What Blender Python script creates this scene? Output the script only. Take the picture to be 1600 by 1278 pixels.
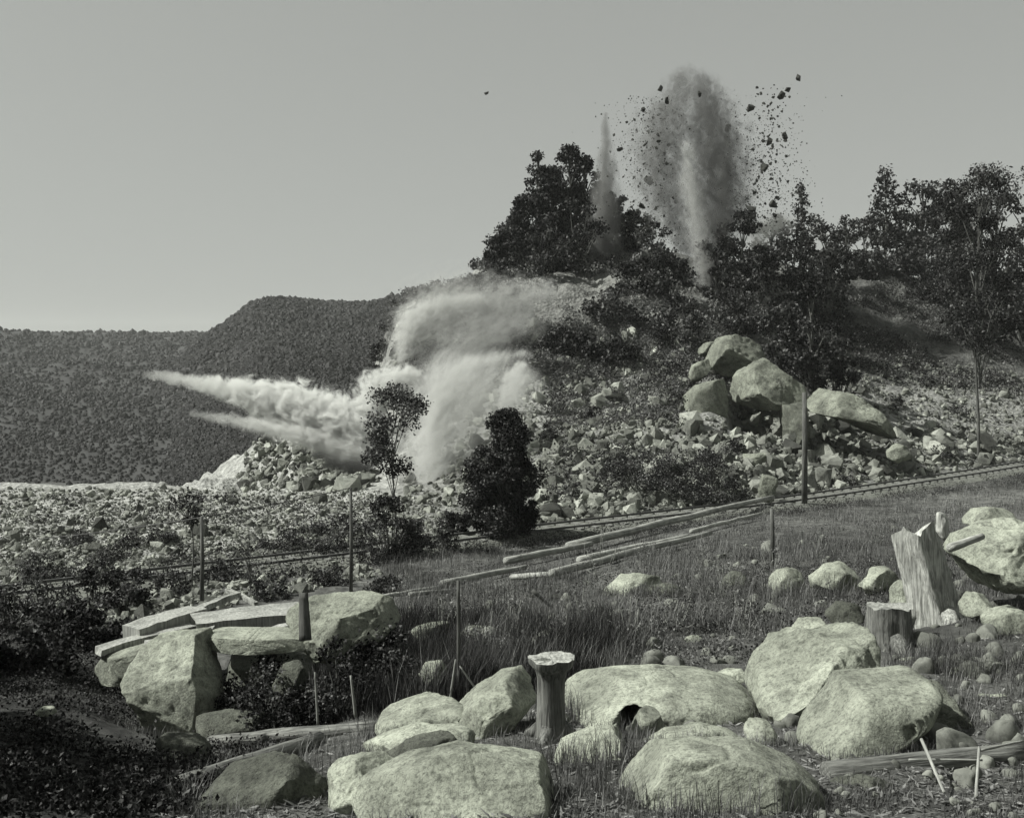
import bpy, bmesh, math, random
import numpy as np
from mathutils import Vector, Matrix, Euler

for o in list(bpy.data.objects): bpy.data.objects.remove(o)
SC = bpy.context.scene
COL = SC.collection
# ------------------------------------------------------------------ camera, sky, sun, exposure
F, CX, HY, EYE = 1750.0, 800.0, 560.0, 10.0        # focal length and horizon of the 1600 px wide picture, eye height
cam = bpy.data.cameras.new('camera')
cam.lens = 36 * F / 1600; cam.sensor_width = 36
cam.shift_y = -(639 - HY) / 1600
cam.clip_start = 0.1; cam.clip_end = 9000
camo = bpy.data.objects.new('camera', cam); COL.objects.link(camo)
camo.location = (0, 0, EYE); camo.rotation_euler = (math.radians(90), 0, 0)
SC.camera = camo

SUN_EL, SUN_AZ = math.radians(46), math.radians(-93)  # azimuth from +Y, clockwise
world = bpy.data.worlds.new('World'); SC.world = world
world.use_nodes = True
wn, wl = world.node_tree.nodes, world.node_tree.links
wn.clear()
sky = wn.new('ShaderNodeTexSky'); sky.sky_type = 'NISHITA'; sky.sun_disc = False
sky.sun_elevation = SUN_EL; sky.sun_rotation = SUN_AZ; sky.dust_density = 3.0; sky.air_density = 1.0; sky.ozone_density = 1.0
bw = wn.new('ShaderNodeRGBToBW'); wl.new(sky.outputs[0], bw.inputs[0])
tint = wn.new('ShaderNodeVectorMath'); tint.operation = 'MULTIPLY'; tint.inputs[1].default_value = (0.965, 1.0, 0.95)
pw_ = wn.new('ShaderNodeMath'); pw_.operation = 'POWER'; pw_.inputs[1].default_value = 0.36; wl.new(bw.outputs[0], pw_.inputs[0])
gn = wn.new('ShaderNodeMath'); gn.operation = 'MULTIPLY'; gn.inputs[1].default_value = 1.72; wl.new(pw_.outputs[0], gn.inputs[0]); wl.new(gn.outputs[0], tint.inputs[0])
bg = wn.new('ShaderNodeBackground'); bg.inputs['Strength'].default_value = 0.088
wl.new(tint.outputs[0], bg.inputs['Color'])
wo = wn.new('ShaderNodeOutputWorld'); wl.new(bg.outputs[0], wo.inputs['Surface'])

sun = bpy.data.lights.new('sun', 'SUN'); sun.energy = 4.3; sun.angle = math.radians(0.5); sun.color = (1.0, 0.99, 0.95)
suno = bpy.data.objects.new('sun', sun); COL.objects.link(suno)
sdir = Vector((math.sin(SUN_AZ) * math.cos(SUN_EL), math.cos(SUN_AZ) * math.cos(SUN_EL), math.sin(SUN_EL)))
suno.rotation_euler = sdir.to_track_quat('Z', 'Y').to_euler()
suno.location = sdir * 300
SC.view_settings.view_transform = 'Standard'; SC.view_settings.look = 'None'
SC.view_settings.exposure = 0.78; SC.view_settings.gamma = 1.0; SC.view_settings.use_curve_mapping = False
SC.cycles.volume_bounces = 2; SC.cycles.max_bounces = 6; SC.cycles.transparent_max_bounces = 8
SC.cycles.volume_step_rate = 0.6; SC.cycles.volume_max_steps = 256

RNG = np.random.default_rng(7)
random.seed(7)

# ------------------------------------------------------------------ numeric helpers
def P(px, py, d):
    return Vector(((px - CX) / F * d, d, EYE - (py - HY) / F * d))

def _hash(ix, iy, iz, seed):
    h = (ix * 374761393 + iy * 668265263 + iz * 2147483647 + seed * 1274126177) & 0xFFFFFFFF
    h = ((h ^ (h >> 13)) * 1274126177) & 0xFFFFFFFF
    h = h ^ (h >> 16)
    return (h & 0xFFFF) / 65535.0

def vnoise(p, seed=0):
    p = np.asarray(p, float)
    i = np.floor(p).astype(np.int64); f = p - i
    f = f * f * (3 - 2 * f)
    r = 0
    for dx in (0, 1):
        for dy in (0, 1):
            for dz in (0, 1):
                w = (f[:, 0] if dx else 1 - f[:, 0]) * (f[:, 1] if dy else 1 - f[:, 1]) * (f[:, 2] if dz else 1 - f[:, 2])
                r = r + w * _hash(i[:, 0] + dx, i[:, 1] + dy, i[:, 2] + dz, seed)
    return r * 2 - 1

def fbm(p, seed=0, octv=4, gain=0.5):
    a, r, p = 1.0, 0, np.asarray(p, float)
    for k in range(octv):
        r = r + a * vnoise(p, seed + k * 17); p = p * 2.03 + 3.1; a *= gain
    return r

def sstep(a, b, x):
    t = np.clip((x - a) / (b - a), 0, 1); return t * t * (3 - 2 * t)

# ------------------------------------------------------------------ terrain heights
CP = []
def col(px, pts):
    for (py, d) in pts: CP.append(((px - CX) / F, d, EYE - (py - HY) / F * d))
def colz(px, pts):
    for (d, z) in pts: CP.append(((px - CX) / F, d, z))
for px in (-450, -150, 50):
    col(px, [(1150, 12.5), (1070, 17.5), (1010, 22.5), (960, 30), (912, 40), (840, 50), (790, 61), (757, 72)])
    colz(px, [(1.5, 8.4), (5, 7.2), (9.3, 6.4), (95, -2), (160, -12), (400, -15), (1200, -15), (3500, -20)])
col(250, [(1240, 9.8), (1205, 12), (1168, 15), (1150, 17.2), (1060, 20.5), (1000, 24), (950, 31), (905, 40.6), (840, 50), (785, 62), (757, 72)])
colz(250, [(5, 7.2), (95, -2), (160, -12), (400, -15), (1200, -15)])
col(480, [(1185, 11.2), (1155, 14), (1132, 17.5), (1050, 20.5), (985, 25), (930, 33), (880, 43), (820, 53), (775, 65), (758, 74)])
colz(480, [(5, 7.3), (8.6, 6.6), (88, 0.5), (96, 3.0), (104, 2.4), (125, -8), (200, -15), (1200, -15)])
colz(400, [(90, -1.5), (98, 1.6), (106, 0)])
colz(560, [(58, 2.05), (70, 1.9), (85, 1.5), (97, 2.6), (110, 3.5), (130, -5), (180, -15)])
colz(618, [(47, 2), (60, 2.4), (75, 2.5), (88, 5), (98, 11), (108, 14.0), (120, 12), (140, 3), (180, -12)])
col(700, [(848, 48.5), (800, 57), (760, 66), (700, 78), (640, 87), (560, 96), (500, 104), (452, 112)])
colz(700, [(125, 17), (150, 8), (200, -8), (1200, -15)])
col(800, [(1280, 7.8), (1200, 9.3), (1142, 11.5), (1122, 12.8), (1060, 15.2), (1000, 20), (950, 27), (905, 36), (870, 44), (838, 51),
          (760, 63), (690, 74), (610, 86), (530, 98), (460, 109), (405, 120)])
colz(800, [(1.5, 8.4), (4.5, 7.3), (135, 21.5), (165, 14), (230, -5), (1200, -15)])
col(930, [(800, 56), (740, 64), (680, 74), (600, 86), (520, 98), (440, 112), (382, 125)])
colz(930, [(140, 24), (170, 19), (230, 0), (400, -12)])
col(1080, [(800, 56), (745, 64), (680, 74), (610, 84), (540, 94), (470, 106), (410, 122)])
colz(1080, [(140, 22), (180, 18)])
col(1000, [(1190, 9.5), (1155, 10.9), (1132, 12.6), (1062, 15.2), (1000, 18.5), (930, 26), (880, 34)])
col(1200, [(1240, 8.6), (1155, 11), (1132, 12.4), (1060, 15.5), (1000, 18), (930, 25), (880, 34), (830, 46), (788, 60.2),
           (740, 67), (680, 77), (620, 86), (560, 96), (480, 110), (420, 128)])
colz(1200, [(1.5, 8.4), (4.5, 7.4), (145, 21), (180, 17), (260, 8), (500, -5), (1200, -15), (3500, -20)])
col(1400, [(765, 70), (740, 75), (680, 86), (610, 97), (540, 110), (480, 124), (435, 142)])
colz(1400, [(160, 20.5), (190, 18)])
for px in (1567, 1800, 2150):
    col(px, [(1100, 11.5), (1000, 15), (930, 20), (870, 30), (820, 46), (780, 62)])
    colz(px, [(1.5, 8.4), (4.5, 7.4), (8.6, 6.66)])
col(1567, [(737, 80), (700, 88), (620, 102), (540, 120), (480, 140), (430, 160)])
colz(1567, [(190, 22), (260, 15), (1200, -10), (3500, -20)])
colz(1800, [(90, 2.3), (110, 6), (140, 15), (170, 21), (260, 15), (1200, -10)])
colz(2150, [(90, 2.5), (110, 5), (140, 14), (170, 20), (260, 15), (1200, -10), (3500, -20)])
CPa = np.array(CP)
SU = 2.2
cx = np.stack([CPa[:, 0] * SU, np.log(CPa[:, 1])], 1)
EPS = 0.02
def _k(a, b):
    d2 = ((a[:, None, :] - b[None, :, :]) ** 2).sum(-1); return np.sqrt(d2 + EPS ** 2)
n = len(cx)
A = np.zeros((n + 3, n + 3)); A[:n, :n] = _k(cx, cx) + np.eye(n) * 1e-4 * -1
A[:n, n] = 1; A[:n, n + 1:] = cx; A[n, :n] = 1; A[n + 1:, :n] = cx.T
rhs = np.zeros(n + 3); rhs[:n] = CPa[:, 2]
W = np.linalg.solve(A, rhs)
NU, NV = 520, 620
U0, U1, V0, V1 = -1.0, 1.0, math.log(1.3), math.log(4200)
us = np.linspace(U0, U1, NU); vs = np.linspace(V0, V1, NV)
# more rows where the picture is: stretch v
def vmap(s):                                            # s in 0..1 -> v, dense between 6 m and 200 m
    return np.interp(s, [0, 0.06, 0.90, 1.0], [V0, math.log(6), math.log(200), V1])
def vinv(v):
    return np.interp(v, [V0, math.log(6), math.log(200), V1], [0, 0.06, 0.90, 1.0])
vs = vmap(np.linspace(0, 1, NV))
UU, VV = np.meshgrid(us, vs)
q = np.stack([UU.ravel() * SU, VV.ravel()], 1)
Z = np.empty(len(q))
for s in range(0, len(q), 40000):
    qq = q[s:s + 40000]
    Z[s:s + 40000] = _k(qq, cx) @ W[:n] + W[n] + qq @ W[n + 1:]
Y = np.exp(VV.ravel()); X = UU.ravel() * Y
TRK = [(-40, 20.5), (-13, 40.6), (0.9, 51.2), (15.6, 62), (35, 80), (75, 121)]
def track_y(x):
    return np.interp(x, [p[0] for p in TRK], [p[1] for p in TRK])
def track_dist(x, y):
    return np.abs(y - track_y(x)) * 0.79
px_ = CX + UU.ravel() * F
hillm = sstep(0, 8, (Y - track_y(X)) * .79)
# roughness
pn = np.stack([X, Y, Z * 0], 1)
near = 1 - sstep(30, 45, Y)
rough = fbm(pn * 0.9, 3, 5) * 0.10 * near * sstep(4, 9, Y) + fbm(pn * 0.35, 5, 5) * 0.30 * hillm * (1 - sstep(170, 260, Y))
rough += fbm(pn * 0.5, 19, 4) * 0.55 * hillm * sstep(5, 8, Z) * (1 - sstep(170, 260, Y))
rough += fbm(pn * 0.12, 9, 3) * 1.1 * hillm * sstep(6, 12, Z) * (1 - sstep(170, 260, Y))
rough += np.abs(fbm(pn * np.array([.5, .25, 1]), 12, 3)) * 1.2 * hillm * sstep(85, 92, Y) * (1 - sstep(-0.1, -0.07, UU.ravel()))* (1 - sstep(120, 150, Y))
Z = Z + rough
td = track_dist(X, Y)
wt = 1 - sstep(1.6, 5.0, td)
Z = Z * (1 - wt) + 2.0 * wt
def dig(Z, pa, pb, da, db, floor):
    u_ = UU.ravel(); ua, ub = (pa - CX) / F, (pb - CX) / F; e = 0.0035
    m_ = sstep(ua - e, ua + e, u_) * (1 - sstep(ub - e, ub + e, u_)) * sstep(da - .6, da + .2, Y) * (1 - sstep(db - .2, db + .7, Y))
    return np.where(m_ > 0, Z * (1 - m_) + np.minimum(Z, floor + (Y - da) * .05) * m_, Z)
Z = dig(Z, 1142, 1228, 76.5, 84.5, 3.7); Z = dig(Z, 1258, 1385, 75.2, 84.5, 3.1)
Z = dig(Z, 325, 500, 16.4, 20.6, 4.25)
ZG = Z.reshape(NV, NU)
def H(x, y):
    x = np.atleast_1d(np.asarray(x, float)); y = np.atleast_1d(np.asarray(y, float))
    y = np.maximum(y, 1.31)
    fu = np.clip((x / y - U0) / (U1 - U0) * (NU - 1), 0, NU - 1.001)
    fv = np.clip(vinv(np.log(y)) * (NV - 1), 0, NV - 1.001)
    iu, iv = fu.astype(int), fv.astype(int); a, b = fu - iu, fv - iv
    return (ZG[iv, iu] * (1 - a) * (1 - b) + ZG[iv, iu + 1] * a * (1 - b) + ZG[iv + 1, iu] * (1 - a) * b + ZG[iv + 1, iu + 1] * a * b)
DS = np.exp(np.linspace(math.log(5), math.log(230), 900))
def hit(px, py, dmin=5.0):
    """first point of the ground seen at this place"""
    ds = DS[DS >= dmin]
    u = (px - CX) / F
    z = H(u * ds, ds); ray = EYE - (py - HY) / F * ds
    k = np.argmax(ray <= z)
    if ray[k] > z[k]: return None
    d = ds[k]
    return Vector((u * d, d, float(z[k])))
def at(px, d, dz=0.0):
    x = (px - CX) / F * d
    return Vector((x, d, float(H(x, d)[0]) + dz))

# ------------------------------------------------------------------ materials
def new_mat(name):
    m = bpy.data.materials.new(name); m.use_nodes = True
    nt = m.node_tree; nt.nodes.clear()
    out = nt.nodes.new('ShaderNodeOutputMaterial')
    b = nt.nodes.new('ShaderNodeBsdfPrincipled'); nt.links.new(b.outputs[0], out.inputs['Surface'])
    b.inputs['Specular IOR Level'].default_value = 0.25
    return m, nt, b
def N(nt, t, **kw):
    nd = nt.nodes.new(t)
    for k, v in kw.items(): setattr(nd, k, v)
    return nd
def tone(v): return (v * 0.985, v, v * 0.955, 1)
def ramp(nt, src, stops):
    r = N(nt, 'ShaderNodeValToRGB'); e = r.color_ramp.elements
    while len(e) < len(stops): e.new(0.5)
    for el, (p, v) in zip(e, stops): el.position = p; el.color = tone(v)
    nt.links.new(src, r.inputs[0]); return r.outputs[0]
def noise(nt, vec, scale, detail=6, rough=0.6, dist=0.0):
    t = N(nt, 'ShaderNodeTexNoise'); t.inputs['Scale'].default_value = scale; t.inputs['Detail'].default_value = detail
    t.inputs['Roughness'].default_value = rough; t.inputs['Distortion'].default_value = dist
    if vec is not None: nt.links.new(vec, t.inputs['Vector'])
    return t.outputs['Fac']
def mul(nt, a, b, fac=1.0, mode='MULTIPLY'):
    m = N(nt, 'ShaderNodeMix', data_type='RGBA', blend_type=mode); m.inputs[0].default_value = fac
    nt.links.new(a, m.inputs[6]); nt.links.new(b, m.inputs[7]); return m.outputs[2]
def bump(nt, b, h, strength, dist=0.05):
    bp = N(nt, 'ShaderNodeBump'); bp.inputs['Strength'].default_value = strength; bp.inputs['Distance'].default_value = dist
    nt.links.new(h, bp.inputs['Height']); nt.links.new(bp.outputs[0], b.inputs['Normal'])

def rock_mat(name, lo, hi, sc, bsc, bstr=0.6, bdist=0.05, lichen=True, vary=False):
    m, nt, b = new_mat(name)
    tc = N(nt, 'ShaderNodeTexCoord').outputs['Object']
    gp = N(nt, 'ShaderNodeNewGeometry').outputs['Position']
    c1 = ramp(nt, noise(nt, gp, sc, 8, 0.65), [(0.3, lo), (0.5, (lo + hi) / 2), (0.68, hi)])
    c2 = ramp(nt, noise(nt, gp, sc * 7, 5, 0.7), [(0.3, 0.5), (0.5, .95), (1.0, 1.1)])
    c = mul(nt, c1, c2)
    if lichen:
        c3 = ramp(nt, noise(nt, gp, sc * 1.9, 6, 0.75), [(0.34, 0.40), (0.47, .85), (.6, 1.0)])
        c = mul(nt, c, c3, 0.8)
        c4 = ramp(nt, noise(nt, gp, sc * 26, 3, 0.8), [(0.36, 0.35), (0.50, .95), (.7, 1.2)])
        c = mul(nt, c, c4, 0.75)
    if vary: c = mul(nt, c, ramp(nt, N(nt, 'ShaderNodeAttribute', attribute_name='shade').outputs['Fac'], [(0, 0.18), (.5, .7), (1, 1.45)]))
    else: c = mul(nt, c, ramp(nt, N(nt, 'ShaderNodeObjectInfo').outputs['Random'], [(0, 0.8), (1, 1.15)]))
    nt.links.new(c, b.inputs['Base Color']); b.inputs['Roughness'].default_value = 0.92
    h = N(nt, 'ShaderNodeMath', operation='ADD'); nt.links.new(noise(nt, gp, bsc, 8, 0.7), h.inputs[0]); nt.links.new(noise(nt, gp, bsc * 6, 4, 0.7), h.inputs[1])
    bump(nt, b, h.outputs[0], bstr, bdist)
    return m
M = {}
M['boulder'] = rock_mat('granite', 0.16, 0.48, 1.1, 6.0, 0.6, 0.035)
M['quarry'] = rock_mat('quarry granite', 0.12, 0.36, 0.6, 2.2, 0.7, 0.12)
M['boulder_dark_shaded'] = rock_mat('dark and shaded granite', 0.06, 0.18, 1.3, 5.0, 0.75, 0.06)  # dark stone; on some blocks and hollow rocks the darkness stands for shade
M['stone'] = rock_mat('loose stone', 0.06, 0.24, 2.0, 9.0, 0.35, 0.012, False)
M['rubble'] = rock_mat('broken stone', 0.10, 0.36, 0.5, 3.0, 0.6, 0.1, False, True)
M['cinders'] = rock_mat('cinder ballast', 0.08, 0.20, 4.0, 12.0, 0.6, 0.03, False)
M['flying'] = rock_mat('flying stone', 0.03, 0.07, 2.0, 4.0, 0.5, 0.1, False)

def wood_mat(name, lo, hi, sc=(14, 14, 1.2)):
    m, nt, b = new_mat(name)
    tc = N(nt, 'ShaderNodeTexCoord').outputs['Object']
    mp = N(nt, 'ShaderNodeMapping'); mp.inputs['Scale'].default_value = sc; nt.links.new(tc, mp.inputs[0])
    f = noise(nt, mp.outputs[0], 1.0, 6, 0.65, 0.3)
    c = mul(nt, ramp(nt, f, [(0.32, lo), (0.5, (lo + hi) / 2), (0.68, hi)]), ramp(nt, noise(nt, tc, 2.2, 4), [(0.3, 0.6), (0.6, 1.1)]))
    nt.links.new(c, b.inputs['Base Color']); b.inputs['Roughness'].default_value = 0.9
    bump(nt, b, f, 0.8, 0.03)
    return m
M['bark'] = wood_mat('bark', 0.035, 0.14)
M['bark_pale'] = wood_mat('pale bark', 0.14, 0.34)
M['dead_wood'] = wood_mat('weathered wood', 0.12, 0.55, (26, 26, 1.6))
M['timber'] = wood_mat('sawn timber', 0.14, 0.40, (20, 20, 0.9))
M['stump'] = wood_mat('stump wood', 0.035, 0.24, (34, 34, 2.2))
M['sleeper'] = wood_mat('weathered sleeper', 0.10, 0.22)
m, nt, b = new_mat('iron'); nt.links.new(ramp(nt, noise(nt, None, 3), [(0.3, 0.05), (0.7, 0.12)]), b.inputs['Base Color']); b.inputs['Roughness'].default_value = 0.9; M['iron'] = m

def leaf_mat(name, lo, hi, transl=0.15):
    m, nt, b = new_mat(name)
    at_ = N(nt, 'ShaderNodeAttribute', attribute_name='shade').outputs['Fac']
    c = ramp(nt, at_, [(0, lo), (0.62, lo + (hi - lo) * (0.14 if transl < .2 else .42)), (1, hi)])  # mostly near-black; the bright end imitates sunlit flecks on the leaves
    nt.links.new(c, b.inputs['Base Color']); b.inputs['Roughness'].default_value = 0.6; b.inputs['Specular IOR Level'].default_value = 0.12
    tr = N(nt, 'ShaderNodeBsdfTranslucent'); nt.links.new(c, tr.inputs[0])
    mx = N(nt, 'ShaderNodeMixShader'); mx.inputs[0].default_value = transl
    nt.links.new(b.outputs[0], mx.inputs[1]); nt.links.new(tr.outputs[0], mx.inputs[2])
    out = [x for x in nt.nodes if x.type == 'OUTPUT_MATERIAL'][0]; nt.links.new(mx.outputs[0], out.inputs['Surface'])
    return m
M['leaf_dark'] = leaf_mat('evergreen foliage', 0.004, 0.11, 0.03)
M['leaf'] = leaf_mat('foliage', 0.010, 0.22)
M['leaf_pale'] = leaf_mat('pale foliage', 0.04, 0.24, 0.25)
M['grass'] = leaf_mat('dry grass', 0.04, 0.30, 0.25)
M['forest'] = leaf_mat('far forest', 0.018, 0.036, 0.0)

# ------------------------------------------------------------------ object helpers
def tag(o, label=None, cat=None, group=None, kind=None):
    if label: o['label'] = label
    if cat: o['category'] = cat
    if group: o['group'] = group
    if kind: o['kind'] = kind
    return o
def mesh_np(name, V, Fc, mat, smooth=False, shade=None, counts=None):
    """V (n,3); Fc (m,k) array of faces"""
    me = bpy.data.meshes.new(name)
    V = np.ascontiguousarray(V, dtype=np.float32)
    me.vertices.add(len(V)); me.vertices.foreach_set('co', V.ravel())
    if counts is None:
        k = Fc.shape[1]; cnt = np.full(len(Fc), k, np.int32); idx = Fc.ravel().astype(np.int32)
    else:
        cnt = counts.astype(np.int32); idx = Fc.astype(np.int32)
    me.loops.add(len(idx)); me.loops.foreach_set('vertex_index', idx)
    me.polygons.add(len(cnt)); st = np.zeros(len(cnt), np.int32); st[1:] = np.cumsum(cnt)[:-1]
    me.polygons.foreach_set('loop_start', st)
    me.polygons.foreach_set('use_smooth', np.full(len(cnt), smooth, bool))
    if shade is not None:
        a = me.attributes.new('shade', 'FLOAT', 'POINT'); a.data.foreach_set('value', np.ascontiguousarray(shade, dtype=np.float32))
    me.update(calc_edges=True)
    if mat: me.materials.append(mat)
    return me
def obj(name, me, parent=None, loc=None):
    o = bpy.data.objects.new(name, me); COL.objects.link(o)
    if parent: o.parent = parent
    if loc is not None: o.location = loc
    return o
def empty(name, loc, rz=0):
    o = bpy.data.objects.new(name, None); COL.objects.link(o); o.location = loc; o.rotation_euler.z = rz
    o.empty_display_size = 0.2; return o

class MB:
    """collects tubes and boxes into one mesh"""
    def __init__(s): s.v, s.f = [], []
    def tube(s, pts, rad, seg=7, jag=0.0, cap=True, seed=0):
        rn = random.Random(seed); pts = [Vector(p) for p in pts]; base = len(s.v)
        up = None
        for i, p in enumerate(pts):
            t = (pts[min(i + 1, len(pts) - 1)] - pts[max(i - 1, 0)]).normalized()
            if up is None: up = t.orthogonal().normalized()
            else: up = (up - t * up.dot(t)).normalized()
            w = t.cross(up)
            for k in range(seg):
                a = 2 * math.pi * k / seg; r = rad[i] * (1 + rn.uniform(-jag, jag))
                s.v.append(p + (up * math.cos(a) + w * math.sin(a)) * r)
        for i in range(len(pts) - 1):
            for k in range(seg):
                a, b_ = base + i * seg + k, base + i * seg + (k + 1) % seg
                s.f.append((a, b_, b_ + seg, a + seg))
        if cap:
            s.f.append(tuple(base + k for k in reversed(range(seg)))); e = base + (len(pts) - 1) * seg
            s.f.append(tuple(e + k for k in range(seg)))
        return s
    def box(s, c, dx, dy, dz, mat=None, jag=0.0, seed=0):
        rn = random.Random(seed); mat = mat or Matrix.Identity(3); base = len(s.v)
        for x in (-1, 1):
            for y in (-1, 1):
                for z in (-1, 1):
                    s.v.append(Vector(c) + mat @ Vector((x * dx / 2 + rn.uniform(-jag, jag), y * dy / 2 + rn.uniform(-jag, jag), z * dz / 2 + rn.uniform(-jag, jag))))
        for f in ((0, 1, 3, 2), (4, 6, 7, 5), (0, 4, 5, 1), (2, 3, 7, 6), (0, 2, 6, 4), (1, 5, 7, 3)):
            s.f.append(tuple(base + k for k in f))
        return s
    def build(s, name, mat, parent=None, smooth=False, origin=None):
        me = bpy.data.meshes.new(name)
        vv = [v - origin for v in s.v] if origin is not None else s.v
        me.from_pydata([tuple(v) for v in vv], [], s.f)
        for p in me.polygons: p.use_smooth = smooth
        me.materials.append(mat); me.update()
        return obj(name, me, parent, origin)

# ------------------------------------------------------------------ ground
def ground():
    P0 = np.stack([X, Y, Z], 1)
    idx = np.arange(NU * NV).reshape(NV, NU)
    Fc = np.stack([idx[:-1, :-1], idx[:-1, 1:], idx[1:, 1:], idx[1:, :-1]], -1).reshape(-1, 4)
    # what the ground is made of, plus shade painted in at lower left: 0 dark soil and leaf litter .. 1 pale broken stone
    nz = fbm(pn * 0.08, 21, 4); side = Y - track_y(X)
    pale = 0.40 + 0.16 * nz
    flat = sstep(0, 3, side) * (1 - sstep(-0.12, -0.06, UU.ravel()))
    pale = pale + (0.80 - pale) * flat
    talus = sstep(0, 3, side) * sstep(-0.12, -0.06, UU.ravel()) * (1 - sstep(6.5, 11, Z + nz * 2))
    pale = pale + (0.6 - pale) * talus
    upper = sstep(0, 3, side) * sstep(8, 12, Z) * (1 - sstep(-0.03, 0.12, UU.ravel() + nz * 0.05))
    pale = pale + (0.52 + .25 * nz - pale) * upper
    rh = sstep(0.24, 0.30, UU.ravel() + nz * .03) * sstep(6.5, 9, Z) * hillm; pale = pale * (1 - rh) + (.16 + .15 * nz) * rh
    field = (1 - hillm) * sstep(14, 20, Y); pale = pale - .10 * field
    dark = (1 - sstep(-0.36, -0.27, UU.ravel())) * (1 - sstep(24, 34, Y))  # tree shade at lower left, also painted into the ground tone
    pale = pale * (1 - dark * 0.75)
    far = sstep(170, 240, Y); pale = pale + (0.15 - pale) * far
    m, nt, b = new_mat('earth and stone')
    gp = N(nt, 'ShaderNodeNewGeometry').outputs['Position']
    a = N(nt, 'ShaderNodeAttribute', attribute_name='shade').outputs['Fac']
    n1 = noise(nt, gp, 1.1, 9, 0.72)
    add = N(nt, 'ShaderNodeMath', operation='MULTIPLY_ADD'); nt.links.new(n1, add.inputs[0]); add.inputs[1].default_value = 1.1
    sub = N(nt, 'ShaderNodeMath', operation='SUBTRACT'); nt.links.new(a, sub.inputs[0]); sub.inputs[1].default_value = 0.55
    nt.links.new(sub.outputs[0], add.inputs[2])
    c1 = ramp(nt, add.outputs[0], [(0.0, 0.03), (0.3, 0.09), (0.6, 0.20), (0.95, 0.38)])
    vo = N(nt, 'ShaderNodeTexVoronoi'); vo.inputs['Scale'].default_value = 3.2; nt.links.new(gp, vo.inputs['Vector'])
    c2 = ramp(nt, vo.outputs['Color'], [(0.0, 0.55), (0.5, 0.95), (1.0, 1.35)])
    nt.links.new(mul(nt, c1, c2, 0.7), b.inputs['Base Color']); b.inputs['Roughness'].default_value = 0.95
    hh = N(nt, 'ShaderNodeMath', operation='ADD'); nt.links.new(noise(nt, gp, 2.2, 10, 0.75), hh.inputs[0]); nt.links.new(vo.outputs['Distance'], hh.inputs[1])
    bump(nt, b, hh.outputs[0], 1.0, 0.18)
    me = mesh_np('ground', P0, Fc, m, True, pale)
    tag(obj('ground', me), kind='structure')
ground()

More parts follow.
